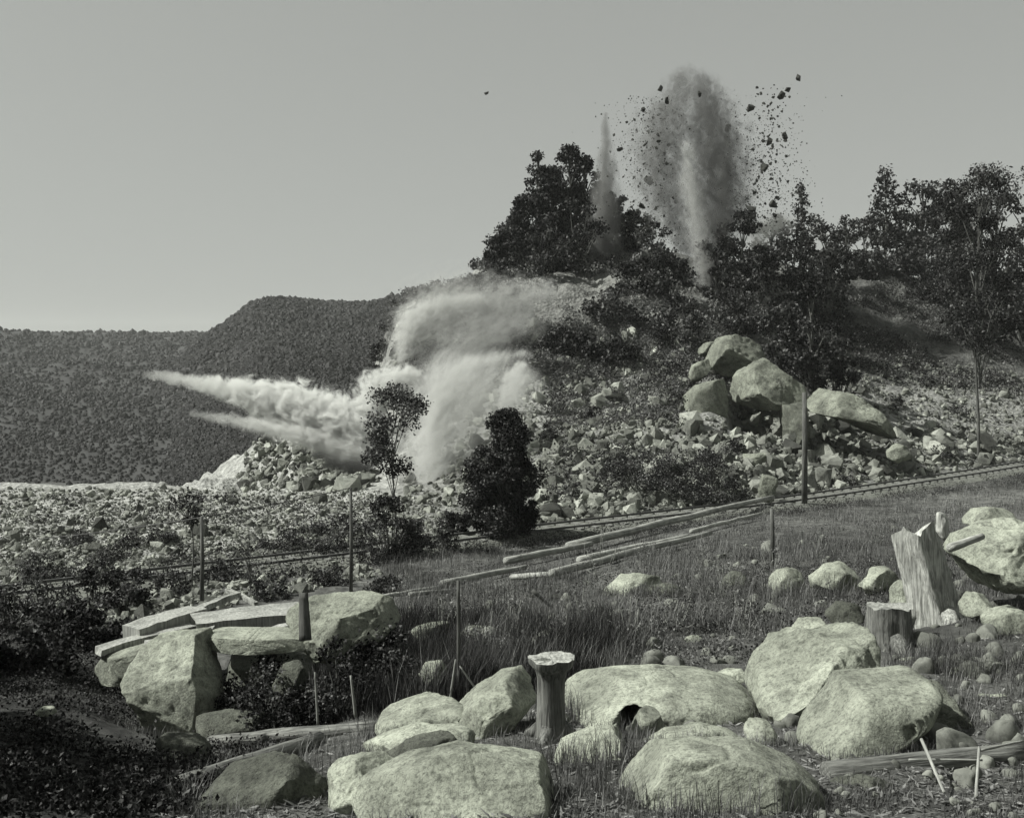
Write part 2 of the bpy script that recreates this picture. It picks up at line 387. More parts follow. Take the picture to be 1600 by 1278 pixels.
# ------------------------------------------------------------------ far hills and their forest
def hills():
    def ridge(name, sky_pts, d0, d1, zb, seed):
        """a hill whose crest stands at distance d1 and whose foot stands at d0"""
        nu, nv = 260, 60
        pxs = np.linspace(sky_pts[0][0], sky_pts[-1][0], nu)
        top = np.interp(pxs, [p[0] for p in sky_pts], [p[1] for p in sky_pts])
        u = (pxs - CX) / F; zt = EYE - (top - HY) / F * d1
        s = np.linspace(0, 1.5, nv)[:, None]
        d = d0 + (d1 - d0) * s
        prof = np.where(s <= 1, np.sin(s * math.pi / 2) ** 0.9, np.cos((s - 1) * 1.6))
        x = u[None, :] * d; z = zb + (zt[None, :] - zb) * prof
        Pn = np.stack([x.ravel(), (d + 0 * x).ravel(), z.ravel()], 1)
        Pn[:, 2] += fbm(Pn * np.array([.012, .012, 0]), seed, 4) * 7 * np.sin(np.clip(np.broadcast_to(s, z.shape).ravel(), 0, 1) * math.pi) ** 0.7
        idx = np.arange(nu * nv).reshape(nv, nu)
        Fc = np.stack([idx[:-1, :-1], idx[:-1, 1:], idx[1:, 1:], idx[1:, :-1]], -1).reshape(-1, 4)
        m, nt, b = new_mat(name + ' floor'); gp = N(nt, 'ShaderNodeNewGeometry').outputs['Position']
        nt.links.new(ramp(nt, noise(nt, gp, 0.05, 6), [(0.3, 0.02), (0.7, 0.05)]), b.inputs['Base Color'])
        tag(obj('hills', mesh_np('hills', Pn, Fc, m, True)), kind='structure')
        return Pn.reshape(nv, nu, 3)
    g1 = ridge('near hill', [(230, 620), (300, 545), (345, 516), (372, 497), (395, 478), (420, 470), (460, 468), (500, 473), (560, 475), (640, 476), (760, 470), (900, 500), (1000, 560)], 190, 560, -17, 31)
    g2 = ridge('far ridge', [(-700, 500), (-300, 540), (0, 530), (35, 529), (150, 532), (250, 530), (330, 524), (420, 515), (600, 520), (900, 510), (1300, 500), (2400, 520)], 210, 1100, -17, 41)
    # crowns packed over both hills
    def crowns(g, cnt, size, seed, label):
        r = np.random.default_rng(seed); nv, nu, _ = g.shape
        D0, D1 = g[0, 0, 1], g[-1, 0, 1]; iv = (np.exp(r.uniform(math.log(D0), math.log(D0 + (D1 - D0) * .72), cnt)) - D0) / (D1 - D0) * (nv - 1.01); iu = r.uniform(0, nu - 1.01, cnt)
        a, b_ = iv.astype(int), iu.astype(int)
        c = g[a, b_] + (g[a + 1, b_] - g[a, b_]) * (iv - a)[:, None] + (g[a, b_ + 1] - g[a, b_]) * (iu - b_)[:, None]
        ring = [(math.cos(t), math.sin(t)) for t in np.linspace(0, 2 * math.pi, 6)[:-1]]
        loc = [(0, 0, 1.0)] + [(x * .62, y * .62, .72) for x, y in ring] + [(x * .8, y * .8, .15) for x, y in ring]
        loc = np.array(loc)
        fc = []
        for k in range(5):
            k2 = (k + 1) % 5
            fc += [(0, 1 + k, 1 + k2), (1 + k, 6 + k, 6 + k2), (1 + k, 6 + k2, 1 + k2)]
        fc = np.array(fc)
        s = (np.exp(r.normal(-.05, .25, cnt)) * size * c[:, 1])[:, None, None]
        hgt = r.uniform(0.6, 1.1, cnt)
        hgt *= 1 + 0.6 * (r.random(cnt) < 0.05)
        V = loc[None] * s * np.stack([np.ones(cnt), np.ones(cnt), hgt], 1)[:, None, :]
        V = V * r.uniform(0.75, 1.25, V.shape) + c[:, None, :]
        Fa = fc[None] + (np.arange(cnt) * len(loc))[:, None, None]
        sh = np.repeat(np.clip(r.normal(0.45, 0.22, cnt) + fbm(c * 0.02, 5, 3) * 0.25, 0, 1), len(loc))
        me = mesh_np('forest', V.reshape(-1, 3), Fa.reshape(-1, 3), M['forest'], False, sh)
        tag(obj('forest', me), label, 'forest', kind='stuff')
    crowns(g1, 75000, .0024, 3, 'dark forest covering the nearer steep hill left of the blast')
    crowns(g2, 100000, .0023, 4, 'grey forest covering the long low ridge on the far left')
hills()

# ------------------------------------------------------------------ rocks
def hull_rock(seed, n=16, flat=(1, 1, 1)):
    r = np.random.default_rng(seed)
    p = r.normal(size=(n, 3)); p /= np.linalg.norm(p, axis=1)[:, None]
    p = np.sign(p) * np.abs(p) ** 0.75 * np.array(flat) * r.uniform(0.75, 1.0, (n, 1)) * 0.5
    bm = bmesh.new()
    for v in p: bm.verts.new(v)
    res = bmesh.ops.convex_hull(bm, input=bm.verts)
    bmesh.ops.delete(bm, geom=[v for v in bm.verts if not v.link_faces], context='VERTS')
    bmesh.ops.recalc_face_normals(bm, faces=bm.faces)
    bmesh.ops.triangulate(bm, faces=bm.faces)
    bm.verts.index_update()
    V = np.array([v.co[:] for v in bm.verts]); Fc = np.array([[v.index for v in f.verts] for f in bm.faces])
    bm.free(); return V, Fc
RK = [hull_rock(100 + k, 12 + k % 6, (1.25, 1.0, 0.75 + 0.1 * (k % 4))) for k in range(14)]
def rand_rots(r, n):
    qv = r.normal(size=(n, 4)); qv /= np.linalg.norm(qv, axis=1)[:, None]
    w, x, y, z = qv.T
    return np.stack([1 - 2 * (y * y + z * z), 2 * (x * y - z * w), 2 * (x * z + y * w), 2 * (x * y + z * w), 1 - 2 * (x * x + z * z), 2 * (y * z - x * w),
                     2 * (x * z - y * w), 2 * (y * z + x * w), 1 - 2 * (x * x + y * y)], 1).reshape(n, 3, 3)
def merge_rocks(cs, sz, seed, mat, name):
    r = np.random.default_rng(seed); Vs, Fs, Sh, base = [], [], [], 0
    kind = r.integers(0, len(RK), len(cs))
    for k in range(len(RK)):
        m_ = kind == k; c, s = cs[m_], sz[m_]
        if not len(c): continue
        V, Fc = RK[k]; R = rand_rots(r, len(c))
        VV_ = np.einsum('nij,kj->nki', R, V) * s[:, None, None] + c[:, None, :]
        Vs.append(VV_.reshape(-1, 3)); Fs.append((Fc[None] + (np.arange(len(c)) * len(V))[:, None, None]).reshape(-1, 3) + base)
        base += len(c) * len(V); Sh.append(np.repeat(np.clip(r.normal(.5, .27, len(c)), 0, 1), len(V)))
    return mesh_np(name, np.concatenate(Vs), np.concatenate(Fs), mat, shade=np.concatenate(Sh))

def inpoly(px, py, poly):
    poly = np.array(poly, float); ins = np.zeros(len(px), bool); j = len(poly) - 1
    for i in range(len(poly)):
        xi, yi = poly[i]; xj, yj = poly[j]
        c = ((yi > py) != (yj > py)) & (px < (xj - xi) * (py - yi) / (yj - yi + 1e-9) + xi)
        ins ^= c; j = i
    return ins
def scatter(poly, cnt, seed, dmin=5.0):
    """ground points spread over the patch of ground that is bounded by these sight lines"""
    r = np.random.default_rng(seed); p = np.array(poly, float)
    lo, hi = p.min(0), p.max(0); out = []
    while len(out) < cnt:
        q_ = r.uniform(lo, hi, (cnt * 2, 2)); q_ = q_[inpoly(q_[:, 0], q_[:, 1], p)]
        if not len(q_): break
        ds = DS[DS >= dmin]; u = (q_[:, 0] - CX) / F
        D, Ux = np.meshgrid(ds, u); z = H((D * Ux).ravel(), D.ravel()).reshape(D.shape)
        below = (EYE - (q_[:, 1][:, None] - HY) / F * D) <= z
        k = below.argmax(1); ok = below.any(1)
        for a, kk in zip(u[ok], k[ok]):
            d = ds[kk] * (1 + r.uniform(-0.004, 0.004)); out.append((a * d, d))
            if len(out) >= cnt: break
    a = np.array(out); z = H(a[:, 0], a[:, 1])
    return np.column_stack([a, z])

# broken stone over quarry slope and valley floor: the big ones are things, the rest one heap
zones = [  # polygon, how many, mean size, spread, group, label
    ([(850, 700), (960, 640), (1160, 690), (1240, 785), (830, 835), (840, 770)], 4200, 0.24, 0.65, 'broken rocks at the foot of the quarry slope', 'pale broken rock in the talus between the dark cedar and the utility pole'),
    ([(850, 560), (1010, 520), (1150, 540), (1160, 690), (960, 640), (850, 700)], 1100, 0.26, 0.7, 'rocks on the middle of the quarry slope', 'grey rock on the middle of the quarry slope left of the big blocks'),
    ([(1150, 640), (1300, 640), (1420, 680), (1700, 690), (1700, 700), (1560, 732), (1240, 785), (1190, 770)], 2600, 0.28, 0.7, 'broken rocks right of the utility pole', 'pale broken rock heaped above the track right of the utility pole'),
    ([(1270, 590), (1400, 560), (1700, 600), (1700, 690), (1420, 680), (1300, 640)], 2200, 0.2, 0.55, 'stones on the right hillside', 'small stone on the open right hillside above the rock heap'),
    ([(-120, 765), (560, 765), (720, 790), (740, 850), (560, 868), (240, 902), (-120, 945)], 15000, 0.105, 0.6, 'rubble on the valley floor', 'small pale rock in the rubble of the valley floor on the left'),
    ([(370, 745), (400, 690), (500, 700), (600, 750), (560, 768), (380, 768)], 700, 0.4, 0.5, 'rocks on the low quarry face', 'pale rock on the low quarry face under the smoke jet'),
    ([(615, 520), (690, 455), (850, 500), (850, 700), (830, 780), (630, 790)], 2200, 0.26, 0.6, 'rocks under the dust clouds', 'grey rock on the slope under the dust clouds behind the dark cedar'),
    ([(60, 930), (240, 905), (560, 872), (600, 900), (450, 930), (200, 980), (60, 970)], 1800, 0.15, 0.5, 'stones on the near side of the track', 'small stone on the near side of the track at left'),
]
allc, alls, allz = [], [], []
for zi, (poly, cnt, ms, sp, grp, lab) in enumerate(zones):
    c = scatter(poly, cnt, 50 + zi, 24)
    s = np.clip(ms * np.exp(np.random.default_rng(zi).normal(0, sp, len(c))), 0.07, 1.6)
    c[:, 2] += s * 0.12
    keep = track_dist(c[:, 0], c[:, 1]) > 1.5 + s * 0.5
    allc.append(c[keep]); alls.append(s[keep]); allz.append(np.full(keep.sum(), zi))
allc, alls, allz = np.concatenate(allc), np.concatenate(alls), np.concatenate(allz)
big = np.argsort(-(alls / allc[:, 1]))[:290]
mask = np.zeros(len(alls), bool); mask[big] = True
rock_me = [mesh_np('rock', V, Fc, M['rubble'], shade=np.full(len(V), (k * 5 % 14) / 13)) for k, (V, Fc) in enumerate(RK)]
top_lab = ['largest broken rock in the talus between the cedar and the utility pole', 'largest loose rock on the middle of the quarry slope', 'largest loose rock in the heap right of the utility pole',
           'largest stone on the open right hillside', 'largest rock in the rubble of the valley floor at left', 'largest rock on the low quarry face under the smoke jet',
           'largest rock on the slope under the dust clouds', 'largest stone on the near side of the track at left']
seen_z = set()
for i in big:
    o = obj('rock', rock_me[int(i) % len(rock_me)], loc=Vector(allc[i]))
    o.rotation_euler = (random.uniform(0, 6.28), random.uniform(0, 6.28), random.uniform(0, 6.28)); s = alls[i]; o.scale = (s, s, s)
    z = zones[int(allz[i])]; first = int(allz[i]) not in seen_z; seen_z.add(int(allz[i])); tag(o, top_lab[int(allz[i])] if first else z[5], 'rock', z[4])
me = merge_rocks(allc[~mask], alls[~mask], 5, M['rubble'], 'rubble')
tag(obj('rubble', me), 'countless small broken stones strewn over the quarry slope and valley floor', 'rubble', kind='stuff')

# ---- boulders: an outline with its own distance, size and thickness
def boulder(name, pts, d, thick, label, mat='boulder', seed=0, sub=5, facets=7, pw=0.62, rough=0.07, lean=0.0, cat='boulder', group=None, hole=None):
    r = np.random.default_rng(seed + 900)
    W2 = np.array([[(p[0] - CX) / F * d, EYE - (p[1] - HY) / F * d] for p in pts])
    c = W2.mean(0); c = (W2.min(0) + W2.max(0)) / 2
    rel = W2 - c; ang = np.arctan2(rel[:, 1], rel[:, 0]); rad = np.hypot(rel[:, 0], rel[:, 1])
    o_ = np.argsort(ang); ang, rad = ang[o_], rad[o_]
    # densify polygon edges in polar space
    aa, rr = [], []
    PP = rel[o_]
    for i in range(len(PP)):
        a_, b_ = PP[i], PP[(i + 1) % len(PP)]
        for t in np.linspace(0, 1, 9)[:-1]:
            q_ = a_ + (b_ - a_) * t; aa.append(math.atan2(q_[1], q_[0])); rr.append(math.hypot(*q_))
    aa, rr = np.array(aa), np.array(rr); o2 = np.argsort(aa); aa, rr = aa[o2], rr[o2]
    bm = bmesh.new(); bmesh.ops.create_icosphere(bm, subdivisions=sub, radius=1.0)
    V = np.array([v.co[:] for v in bm.verts]); Fc = np.array([[v.index for v in f.verts] for f in bm.faces]); bm.free()
    th = np.arctan2(V[:, 2], V[:, 0]); R = np.interp(th, aa, rr, period=2 * math.pi)
    hxy = np.hypot(V[:, 0], V[:, 2]); hx = np.clip(hxy, 0, 1) ** pw
    dirx, dirz = np.where(hxy > 1e-6, V[:, 0] / np.maximum(hxy, 1e-6), 0), np.where(hxy > 1e-6, V[:, 2] / np.maximum(hxy, 1e-6), 0)
    ty = np.sign(V[:, 1]) * np.abs(V[:, 1]) ** 0.7
    Pn = np.stack([dirx * R * hx, ty * thick / 2, dirz * R * hx], 1)
    Rm = float(R.mean())
    lo0, hi0 = Pn.min(0), Pn.max(0)
    # planar breaks
    for k in range(int(facets * 1.8)):
        nrm = r.normal(size=3); nrm[1] = -abs(nrm[1]) * 1.1 if r.random() < .8 else nrm[1]; nrm[2] = abs(nrm[2]) if r.random() < .6 else nrm[2]; nrm /= np.linalg.norm(nrm)
        sd = Pn @ nrm; lim = sd.max() * r.uniform(0.60, 0.88)
        over = np.maximum(sd - lim, 0); Pn = Pn - (over * 0.97)[:, None] * nrm[None]
    lo1, hi1 = Pn.min(0), Pn.max(0); Pn = (Pn - lo1) / (hi1 - lo1) * (hi0 - lo0) + lo0
    nn = V + 0
    amp = rough * Rm
    Pn = Pn + nn * (fbm(Pn / Rm * 1.6 + seed, seed, 5, 0.55) * amp)[:, None]
    Pn = Pn + nn * (np.abs(fbm(Pn / Rm * 4 + seed, seed + 3, 4, 0.55)) * -amp * 0.5)[:, None]
    crk = 1 - np.abs(fbm(Pn / Rm * np.array([1.1, 1.1, 1.9]) + seed * 2.3, seed + 8, 2)) * 9
    Pn = Pn - nn * (np.clip(crk, 0, 1) * Rm * .035)[:, None]
    if lean: Pn[:, 1] += Pn[:, 2] * lean
    if hole:                                           # a hollow worn into the front
        for (hx_, hy_, hr_) in hole:
            hc = np.array([(hx_ - CX) / F * d - c[0], -thick * 0.40, EYE - (hy_ - HY) / F * d - c[1]]); rr_ = hr_ / F * d
            v_ = (Pn - hc); v_[:, 1] *= 0.35; q_ = np.linalg.norm(v_, axis=1)
            push = np.clip(1 - q_ / rr_, 0, 1) ** 0.5 * (Pn[:, 1] < 0)
            Pn[:, 1] += push * thick * 0.62
    me = mesh_np(name, Pn, Fc, M[mat], True)
    o = obj(name, me, loc=Vector((c[0], d, c[1])))
    return tag(o, label, cat, group)

BL = [
 # px outline, depth, thickness, label, mat, kwargs
 ([(540,1262),(560,1225),(620,1196),(700,1174),(765,1178),(830,1195),(875,1215),(880,1270),(840,1330),(600,1330)], 8.2, 1.1, 'broad smooth pale boulder at the bottom edge left of centre', 'boulder', dict(facets=3, rough=.03, sub=6)),
 ([(940,1230),(960,1195),(1010,1172),(1090,1164),(1180,1168),(1240,1190),(1275,1220),(1290,1290),(1240,1330),(960,1330)], 8.4, 1.2, 'broad smooth pale boulder at the bottom edge right of centre', 'boulder', dict(facets=3, rough=.03, sub=6)),
 ([(508,1215),(520,1195),(560,1185),(600,1183),(618,1200),(600,1240),(590,1290),(515,1290)], 8.6, .6, 'small rounded pale boulder at the bottom edge with a shaded right side', 'boulder', dict(facets=3)),
 ([(862,1200),(875,1165),(915,1148),(960,1143),(990,1158),(985,1190),(950,1225),(880,1240)], 9.6, .8, 'mottled grey boulder between the two broad pale boulders', 'boulder', dict(facets=5, rough=.08)),
 ([(880,1085),(905,1068),(960,1060),(1040,1058),(1110,1060),(1160,1072),(1180,1090),(1165,1115),(1100,1125),(1060,1132),(990,1145),(900,1130)], 13.2, 2.0, 'long low pale boulder with a dark round hollow, right of the thin stump', 'boulder', dict(facets=2, rough=.03, sub=6, hole=[(982, 1104, 30)])),
 ([(1170,1080),(1185,1045),(1215,1005),(1250,992),(1330,996),(1355,980),(1362,1000),(1355,1040),(1380,1070),(1360,1110),(1300,1150),(1220,1145),(1185,1110)], 13.0, 2.4, 'large rough mottled boulder behind the tilted slab at lower right', 'boulder', dict(facets=7, rough=.07, sub=6)),
 ([(1250,1165),(1262,1140),(1300,1105),(1330,1072),(1400,1068),(1450,1062),(1464,1070),(1440,1105),(1400,1128),(1345,1158),(1295,1195),(1268,1192)], 10.6, 1.3, 'flat tilted pale slab boulder with a dark undercut right end', 'boulder', dict(facets=0, rough=.03, pw=.33, sub=6, lean=.5)),
 ([(1440,1075),(1470,1070),(1490,1110),(1530,1145),(1500,1170),(1420,1170),(1405,1150),(1425,1110)], 11.3, 1.0, 'dark boulder under the right end of the tilted slab', 'boulder_dark_shaded', dict(facets=7, rough=.09)),  # dark colour stands in for the shade beneath the slab
 ([(1470,1175),(1478,1150),(1486,1140),(1498,1165),(1495,1182),(1474,1184)], 10.4, .2, 'small pointed white stone standing beside the dark boulder', 'boulder', dict(facets=3, sub=4)),
 ([(585,1145),(600,1118),(650,1098),(700,1088),(735,1092),(720,1112),(690,1130),(640,1145)], 12.2, 1.2, 'long dark-edged flat boulder lying left of the grey wedge boulder', 'boulder', dict(facets=4)),
 ([(700,1150),(710,1115),(745,1085),(785,1062),(825,1054),(838,1070),(838,1105),(800,1130),(760,1148),(725,1158)], 12.0, 1.1, 'grey wedge-shaped boulder leaning against the left side of the thin stump', 'boulder', dict(facets=6, lean=.3)),
 ([(985,1140),(990,1118),(1010,1108),(1030,1115),(1040,1135),(1025,1160),(995,1162)], 11.6, .45, 'small round stone in front of the dark hollow of the long boulder', 'boulder', dict(facets=4, sub=4)),
 ([(600,1190),(640,1165),(700,1150),(715,1160),(690,1185),(640,1205),(600,1210)], 10.2, .7, 'narrow dark boulder behind the broad pale boulder', 'boulder_dark_shaded', dict(facets=5)),
 # left group
 ([(196,1074),(215,1040),(245,1018),(290,1002),(330,994),(345,1000),(335,1050),(345,1110),(350,1150),(290,1158),(245,1145),(225,1105)], 17.2, 1.7, 'large pointed pale boulder below the planks at left', 'boulder', dict(facets=5, rough=.04, sub=6)),
 ([(300,1000),(330,986),(400,988),(470,985),(500,990),(500,1004),(440,1010),(360,1010)], 18.0, 1.1, 'thin rock ledge roofing the dark hollow under the planks', 'boulder', dict(facets=3, rough=.03)),
 ([(440,985),(455,960),(478,940),(520,932),(572,930),(610,942),(628,965),(600,1000),(560,1030),(490,1032),(480,1000)], 17.9, 1.2, 'pale square-edged boulder with dark growth on its right side, beside the planks', 'boulder', dict(facets=6, rough=.05, sub=6)),
 ([(340,1010),(420,1002),(500,1005),(520,1060),(500,1120),(420,1130),(350,1120),(330,1060)], 20.5, 2.2, 'rock at the back of the hollow below the ledge, coloured dark as shade', 'boulder_dark_shaded', dict(facets=6)),  # shade of the hollow put into the rock colour
 ([(425,1065),(432,1042),(460,1034),(480,1045),(482,1080),(465,1095),(435,1095)], 17.0, .5, 'dim grey stone inside the dark hollow', 'boulder_dark_shaded', dict(facets=5, sub=4)),
 ([(140,1050),(160,1025),(230,1005),(310,985),(330,1000),(240,1030),(210,1068),(160,1070)], 19.2, .9, 'flat grey boulder under the left end of the planks', 'boulder', dict(facets=4)),
 ([(240,1170),(260,1150),(300,1150),(330,1165),(320,1185),(260,1190)], 13.4, .6, 'low dim stone in front of the large pointed boulder', 'boulder_dark_shaded', dict(facets=5, sub=4)),
 ([(300,1120),(350,1112),(410,1120),(400,1145),(340,1152),(300,1145)], 16, .7, 'rough low stone at the right foot of the large pointed boulder', 'boulder_dark_shaded', dict(facets=6, sub=4)),
 ([(655,1050),(665,1036),(690,1032),(700,1045),(690,1065),(665,1068)], 15.5, .4, 'small pale stone in the dark brush left of the thin stake', 'boulder', dict(facets=4, sub=4)),
 ([(55,1112),(65,1105),(85,1104),(88,1114),(70,1120)], 13.5, .2, 'small pale stone alone in the dark hollow at far left', 'boulder', dict(facets=4, sub=4)),
 # right side
 ([(1482,862),(1500,838),(1535,820),(1600,812),(1660,840),(1650,900),(1590,920),(1540,918),(1515,895)], 18.5, 1.8, 'big pale boulder at the right edge beside the leaning stump', 'boulder', dict(facets=5, sub=6)),
 ([(1510,812),(1520,800),(1550,792),(1600,798),(1600,822),(1540,826)], 20.5, 1.0, 'pale rock behind the big boulder at the right edge', 'boulder', dict(facets=5)),
 ([(1203,905),(1215,890),(1240,887),(1260,900),(1262,920),(1230,925),(1208,920)], 25.5, .6, 'rounded grey rock left of the row of rocks on the slope', 'boulder', dict(facets=5, sub=4)),
 ([(1265,905),(1285,884),(1320,880),(1345,892),(1340,918),(1300,928),(1270,925)], 24.5, .9, 'wide grey rock on the slope, left one of the row behind the fat stump', 'boulder', dict(facets=6, sub=4)),
 ([(1340,905),(1355,888),(1390,885),(1410,900),(1405,925),(1360,928)], 23.5, .8, 'rough grey rock between the wide rock and the leaning stump', 'boulder', dict(facets=7, sub=4)),
 ([(1240,985),(1252,968),(1285,965),(1295,980),(1290,1000),(1245,1000)], 15.5, .5, 'small grey rock lying on top of the large mottled boulder', 'boulder', dict(facets=5, sub=4)),
 ([(1398,1048),(1412,1032),(1445,1030),(1470,1040),(1475,1056),(1440,1062),(1402,1062)], 14.2, .6, 'low pale rock right of the fat stump base', 'boulder', dict(facets=5, sub=4)),
 ([(1482,1060),(1492,1046),(1520,1044),(1532,1058),(1528,1076),(1492,1080)], 13.6, .5, 'pale square rock near the right edge', 'boulder', dict(facets=5, sub=4)),
 ([(1535,968),(1550,955),(1590,948),(1600,975),(1580,1000),(1545,995)], 16, .6, 'pale rock half cut by the right edge', 'boulder', dict(facets=5, sub=4)),
 ([(1520,1100),(1540,1088),(1580,1090),(1590,1125),(1550,1132),(1525,1122)], 11.9, .5, 'grey rock at the right edge below the square rock', 'boulder', dict(facets=5, sub=4)),
 ([(940,925),(955,903),(990,896),(1030,902),(1040,925),(1010,940),(960,940)], 27, .9, 'pale weathered rock on the brushy slope below the long logs', 'boulder', dict(facets=6, sub=4)),
 ([(1000,935),(1020,915),(1060,912),(1075,935),(1050,948),(1010,948)], 26, .7, 'grey weathered rock touching the pale one on the brushy slope', 'boulder_dark_shaded', dict(facets=6, sub=4)),
 ([(640,985),(660,972),(700,972),(715,985),(700,998),(655,1000)], 22, .6, 'flat pale rock in the brush left of the thin stake', 'boulder', dict(facets=5, sub=4)),
 ([(718,992),(735,978),(765,980),(772,995),(750,1006),(725,1005)], 21.5, .6, 'flat pale rock in the brush right of the thin stake', 'boulder', dict(facets=5, sub=4)),
 ([(1060,1005),(1075,993),(1098,996),(1100,1012),(1080,1022),(1064,1018)], 18, .35, 'small pale rock in the brush above the long low boulder', 'boulder', dict(facets=5, sub=4)),
 ([(895,1002),(905,990),(935,985),(948,995),(935,1008),(905,1010)], 18, .4, 'small pale rock just right of the thin stump top', 'boulder', dict(facets=5, sub=4)),
 ([(1120,1055),(1135,1047),(1160,1046),(1170,1056),(1150,1064),(1125,1063)], 14.4, .4, 'small flat stone behind the right end of the long low boulder', 'boulder', dict(facets=4, sub=4)),
 ([(1162,1140),(1172,1125),(1200,1128),(1215,1145),(1200,1165),(1168,1165)], 10.8, .4, 'rough small rock left of the tilted slab', 'boulder', dict(facets=6, sub=4)),
 ([(1085,1150),(1100,1138),(1125,1140),(1130,1158),(1105,1166),(1088,1163)], 10.7, .3, 'small rough rock behind the broad right-hand boulder', 'boulder', dict(facets=6, sub=4)),
 # more rock along the bottom and right
 ([(300,1262),(340,1215),(400,1190),(470,1180),(515,1195),(505,1240),(470,1320),(320,1320)], 8.9, .9, 'dim flat rock at the bottom edge left of the small rounded boulder', 'boulder_dark_shaded', dict(facets=6, rough=.06)),
 ([(560,1180),(600,1158),(650,1140),(720,1142),(745,1160),(720,1178),(640,1190),(590,1196)], 10.6, .8, 'flat grey rock behind the broad pale left-hand boulder', 'boulder', dict(facets=6)),
 ([(1000,1180),(1040,1150),(1100,1140),(1150,1150),(1180,1172),(1120,1185)], 10.2, .8, 'low mottled rock directly behind the broad right-hand boulder', 'boulder', dict(facets=7)),
 ([(1280,1275),(1300,1232),(1350,1215),(1400,1222),(1420,1250),(1400,1320),(1290,1320)], 8.6, .7, 'grey rock at the bottom edge right of the broad right-hand boulder', 'boulder_dark_shaded', dict(facets=7)),
 ([(1440,1300),(1450,1262),(1500,1240),(1570,1245),(1610,1270),(1600,1330)], 8.6, .7, 'mottled rock in the lower right corner', 'boulder_dark_shaded', dict(facets=7)),
 ([(1540,1165),(1555,1140),(1590,1135),(1620,1150),(1610,1180),(1560,1182)], 10.8, .6, 'grey rock at the right edge above the thick fallen trunk', 'boulder', dict(facets=7, sub=4)),
 ([(1395,925),(1410,905),(1425,910),(1430,940),(1410,955),(1398,945)], 18.5, .5, 'small rock at the left foot of the leaning stump', 'boulder', dict(facets=6, sub=4)),
 ([(1500,945),(1515,925),(1545,930),(1550,955),(1525,968),(1503,962)], 16.8, .5, 'grey rock between the leaning stump and the right edge', 'boulder', dict(facets=6, sub=4)),
 ([(1128,905),(1140,893),(1165,895),(1170,912),(1150,920),(1130,918)], 27, .6, 'dim rock half sunk in the weeds left of the rounded grey rock', 'boulder_dark_shaded', dict(facets=6, sub=4)),
 ([(840,945),(860,930),(890,932),(895,948),(870,956),(845,955)], 28, .6, 'dim rock in the weeds below the log pile', 'boulder_dark_shaded', dict(facets=6, sub=4)),
 ([(1290,960),(1310,940),(1345,945),(1350,965),(1320,975),(1295,972)], 18, .6, 'grey rock left of the fat stump top', 'boulder_dark_shaded', dict(facets=6, sub=4)),
 # quarry blocks on the hill
 ([(1068,628),(1075,608),(1110,596),(1136,592),(1138,625),(1134,655),(1100,652),(1072,645)], 80, 2.6, 'bright square-faced quarry block with a dark right side', 'quarry', dict(facets=3, pw=.35, rough=.03)),
 ([(1105,560),(1112,532),(1150,520),(1185,535),(1198,560),(1180,590),(1130,588)], 87, 4, 'large pale rock outcrop at the top of the block pile', 'quarry', dict(facets=9, rough=.09)),
 ([(1146,612),(1155,578),(1195,560),(1225,585),(1262,610),(1256,628),(1225,642),(1180,640),(1152,628)], 81, 5.5, 'broad grey block overhanging a black gap', 'quarry', dict(facets=9, rough=.06, sub=6)),
 ([(1222,640),(1250,628),(1262,640),(1264,700),(1250,715),(1228,700)], 78.5, 5, 'upright block added behind the utility pole between the two black hollows, coloured dark as shade', 'boulder_dark_shaded', dict(facets=6)),  # added to keep sun out of the hollow; its dark colour paints shade
 ([(1256,640),(1262,612),(1290,608),(1340,628),(1376,652),(1390,678),(1372,684),(1330,662),(1280,650)], 78.2, 7.5, 'long sloping slab roofing the black hollow right of the pole', 'quarry', dict(facets=7, rough=.08, sub=6)),
 ([(1158,725),(1168,712),(1210,706),(1226,715),(1218,736),(1180,740)], 69, 1.8, 'bright flat block above the end of the long logs', 'quarry', dict(facets=3, pw=.45)),
 ([(1184,770),(1192,745),(1208,740),(1216,758),(1205,790),(1188,790)], 61.5, .8, 'bright upright block touching the end of the long logs', 'quarry', dict(facets=4)),
 ([(1075,590),(1085,565),(1105,560),(1112,580),(1100,596),(1080,600)], 85, 1.5, 'pale upright block left of the rock outcrop', 'quarry', dict(facets=5, sub=4)),
 ([(1055,675),(1062,655),(1085,650),(1096,672),(1085,695),(1062,692)], 77, 1.5, 'bright rough block below the square-faced block', 'quarry', dict(facets=6, sub=4)),
 ([(1385,705),(1395,694),(1420,700),(1425,716),(1400,724),(1388,718)], 74, 1.3, 'pale block in the heap, highest on the right of the black hollow', 'quarry', dict(facets=5, sub=4)),
 ([(1090,545),(1100,536),(1118,533),(1122,550),(1108,560),(1094,558)], 90, 1.3, 'small pale block left above the rock outcrop', 'quarry', dict(facets=5, sub=4)),
]
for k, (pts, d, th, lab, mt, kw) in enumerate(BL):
    boulder('boulder', pts, d, th, lab, mt, seed=k * 3 + 1, **kw)

